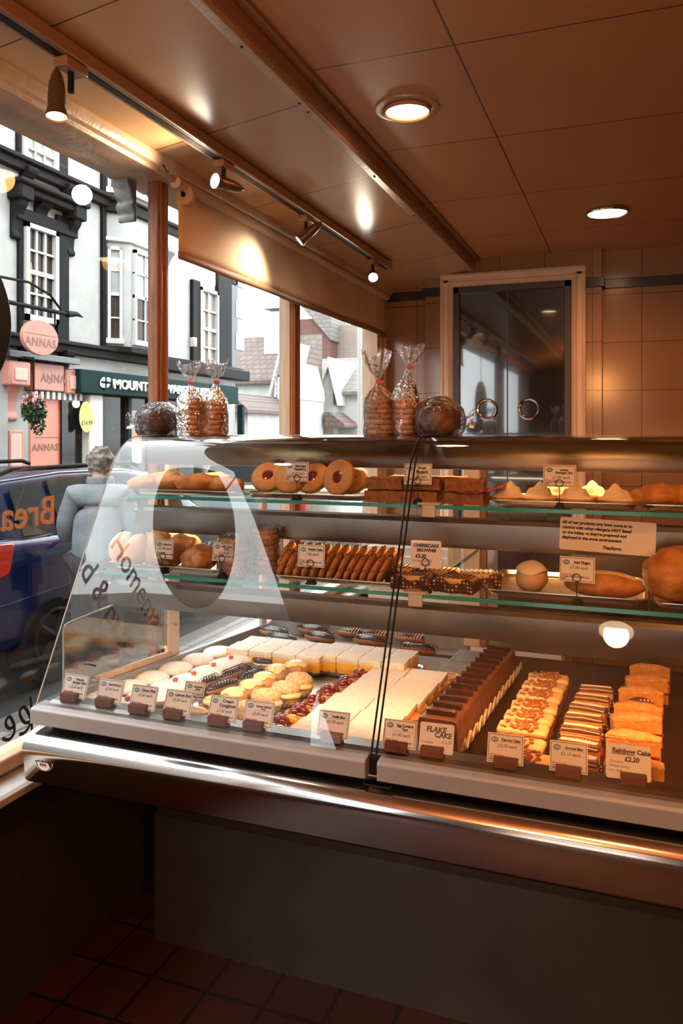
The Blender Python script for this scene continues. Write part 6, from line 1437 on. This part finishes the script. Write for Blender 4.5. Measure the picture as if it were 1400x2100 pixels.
# ================================================================== PERSON
px_, py_ = -3.46, 4.43
m_coat = mat('pale blue grey jacket', (0.135, 0.15, 0.165), 0.85, col2=(0.10, 0.115, 0.13), nscale=12, bump=.3, bscale=18)
m_hair = mat('grey brown curly hair', (0.06, 0.046, 0.036), 0.8, col2=(0.19, 0.155, 0.13), nscale=26, bump=.8, bscale=40)
m_skin = mat('skin', (0.52, 0.29, 0.20), 0.5)
m_trou = mat('dark trousers', (0.015, 0.015, 0.018), 0.8)
pe_ = thing('person', 'person with short curly grey hair and pale grey blue jacket beside the car', 'person', (px_, py_, GZ), R(28))
def skin(name, verts, edges, radii, m, parent, sub=2, root=0):
    me = bpy.data.meshes.new(name); me.from_pydata(verts, edges, []); o = bpy.data.objects.new(name, me); COL.objects.link(o)
    md = o.modifiers.new('skin', 'SKIN'); md.use_smooth_shade = True
    for i, r_ in enumerate(radii): me.skin_vertices[0].data[i].radius = r_ if hasattr(r_, '__len__') else (r_, r_)
    me.skin_vertices[0].data[root].use_root = True
    s_ = o.modifiers.new('sub', 'SUBSURF'); s_.levels = sub; s_.render_levels = sub
    me.materials.append(m)
    if parent: o.parent = parent
    return o
V_ = [(0, 0, .86), (0, .02, 1.05), (0, .05, 1.25), (0, .09, 1.37), (0, .13, 1.45), (0, .16, 1.56), (0, .17, 1.62),      # 0-6 spine, neck, head
      (-.17, .08, 1.33), (-.25, .10, 1.12), (-.27, .24, .98), (-.26, .34, 1.02),                                        # 7-10 left arm bent forward
      (.17, .08, 1.33), (.24, .08, 1.08), (.24, .18, .90), (.22, .26, .86),                                              # 11-14 right arm
      (-.10, 0, .80), (-.11, .03, .46), (-.11, -.02, .09), (-.11, .12, .04), (.10, 0, .80), (.11, .05, .46), (.11, .0, .09), (.11, .14, .04)]
E_ = [(0, 1), (1, 2), (2, 3), (3, 4), (4, 5), (5, 6), (3, 7), (7, 8), (8, 9), (9, 10), (3, 11), (11, 12), (12, 13), (13, 14), (0, 15), (15, 16), (16, 17), (17, 18), (0, 19), (19, 20), (20, 21), (21, 22)]
R_ = [.12, .11, .12, .085, .055, .085, .075, .055, .052, .042, .03, .055, .052, .042, .03, .10, .065, .045, .035, .10, .065, .045, .035]
skin('body', V_, E_, R_, m_skin, pe_)
jk = skin('jacket', [(0, -.01, .74), V_[1], V_[2], V_[3], (0, .10, 1.405), V_[7], V_[8], V_[9], V_[11], V_[12], V_[13]], [(0, 1), (1, 2), (2, 3), (3, 4), (3, 5), (5, 6), (6, 7), (3, 8), (8, 9), (9, 10)], [(.22, .17), (.20, .16), (.205, .165), (.17, .15), .085, .105, .080, .066, .105, .080, .066], m_coat, pe_)
tq = skin('trousers', [V_[0], V_[15], V_[16], V_[17], V_[19], V_[20], V_[21]], [(0, 1), (1, 2), (2, 3), (0, 4), (4, 5), (5, 6)], [.16, .125, .09, .07, .125, .09, .07], m_trou, pe_)
co = MB().lathe([(.098, -.02), (.108, .015), (.10, .065), (.088, .075), (.080, .02)], 24, (0, .12, 1.40)).build('collar', m_coat, pe_)
hr = MB().ell((0, .145, 1.59), (.100, .115, .110), 40, 26, .16, 3.2); hr.jitter(.020, 17); hr.jitter(.010, 45); hr.build('hair', m_hair, pe_, smooth=60)
fc = MB().ell((-.025, .285, 1.575), (.012, .018, .022), 10, 8).ell((-.03, .275, 1.535), (.02, .008, .006), 10, 6); fc.build('nose_and_mouth', m_skin, pe_)
for s in (-1, 1): MB().ell((s * .035, .262, 1.60), (.012, .008, .006), 10, 8).build('eye', m_ink, pe_)
for s, wr in ((-1, (-.26, .36, 1.02)), (1, (.22, .28, .86))):
    vs2, es2, rs2 = [wr, (wr[0], wr[1] + .05, wr[2])], [(0, 1)], [.028, .034]
    for k in range(4):
        b0 = len(vs2); xo = -.028 + k * .018
        vs2 += [(wr[0] + xo, wr[1] + .085, wr[2] + .005), (wr[0] + xo, wr[1] + .12 + .008 * (k in (1, 2)), wr[2] - .012), (wr[0] + xo, wr[1] + .135, wr[2] - .035)]; es2 += [(1, b0), (b0, b0 + 1), (b0 + 1, b0 + 2)]; rs2 += [.0095, .009, .008]
    b0 = len(vs2); vs2 += [(wr[0] - s * .045, wr[1] + .06, wr[2] - .01), (wr[0] - s * .05, wr[1] + .095, wr[2] - .025)]; es2 += [(0, b0), (b0, b0 + 1)]; rs2 += [.011, .009]
    skin('hand', vs2, es2, rs2, m_skin, pe_, 1)
pe_.scale = (.92, .92, .92)
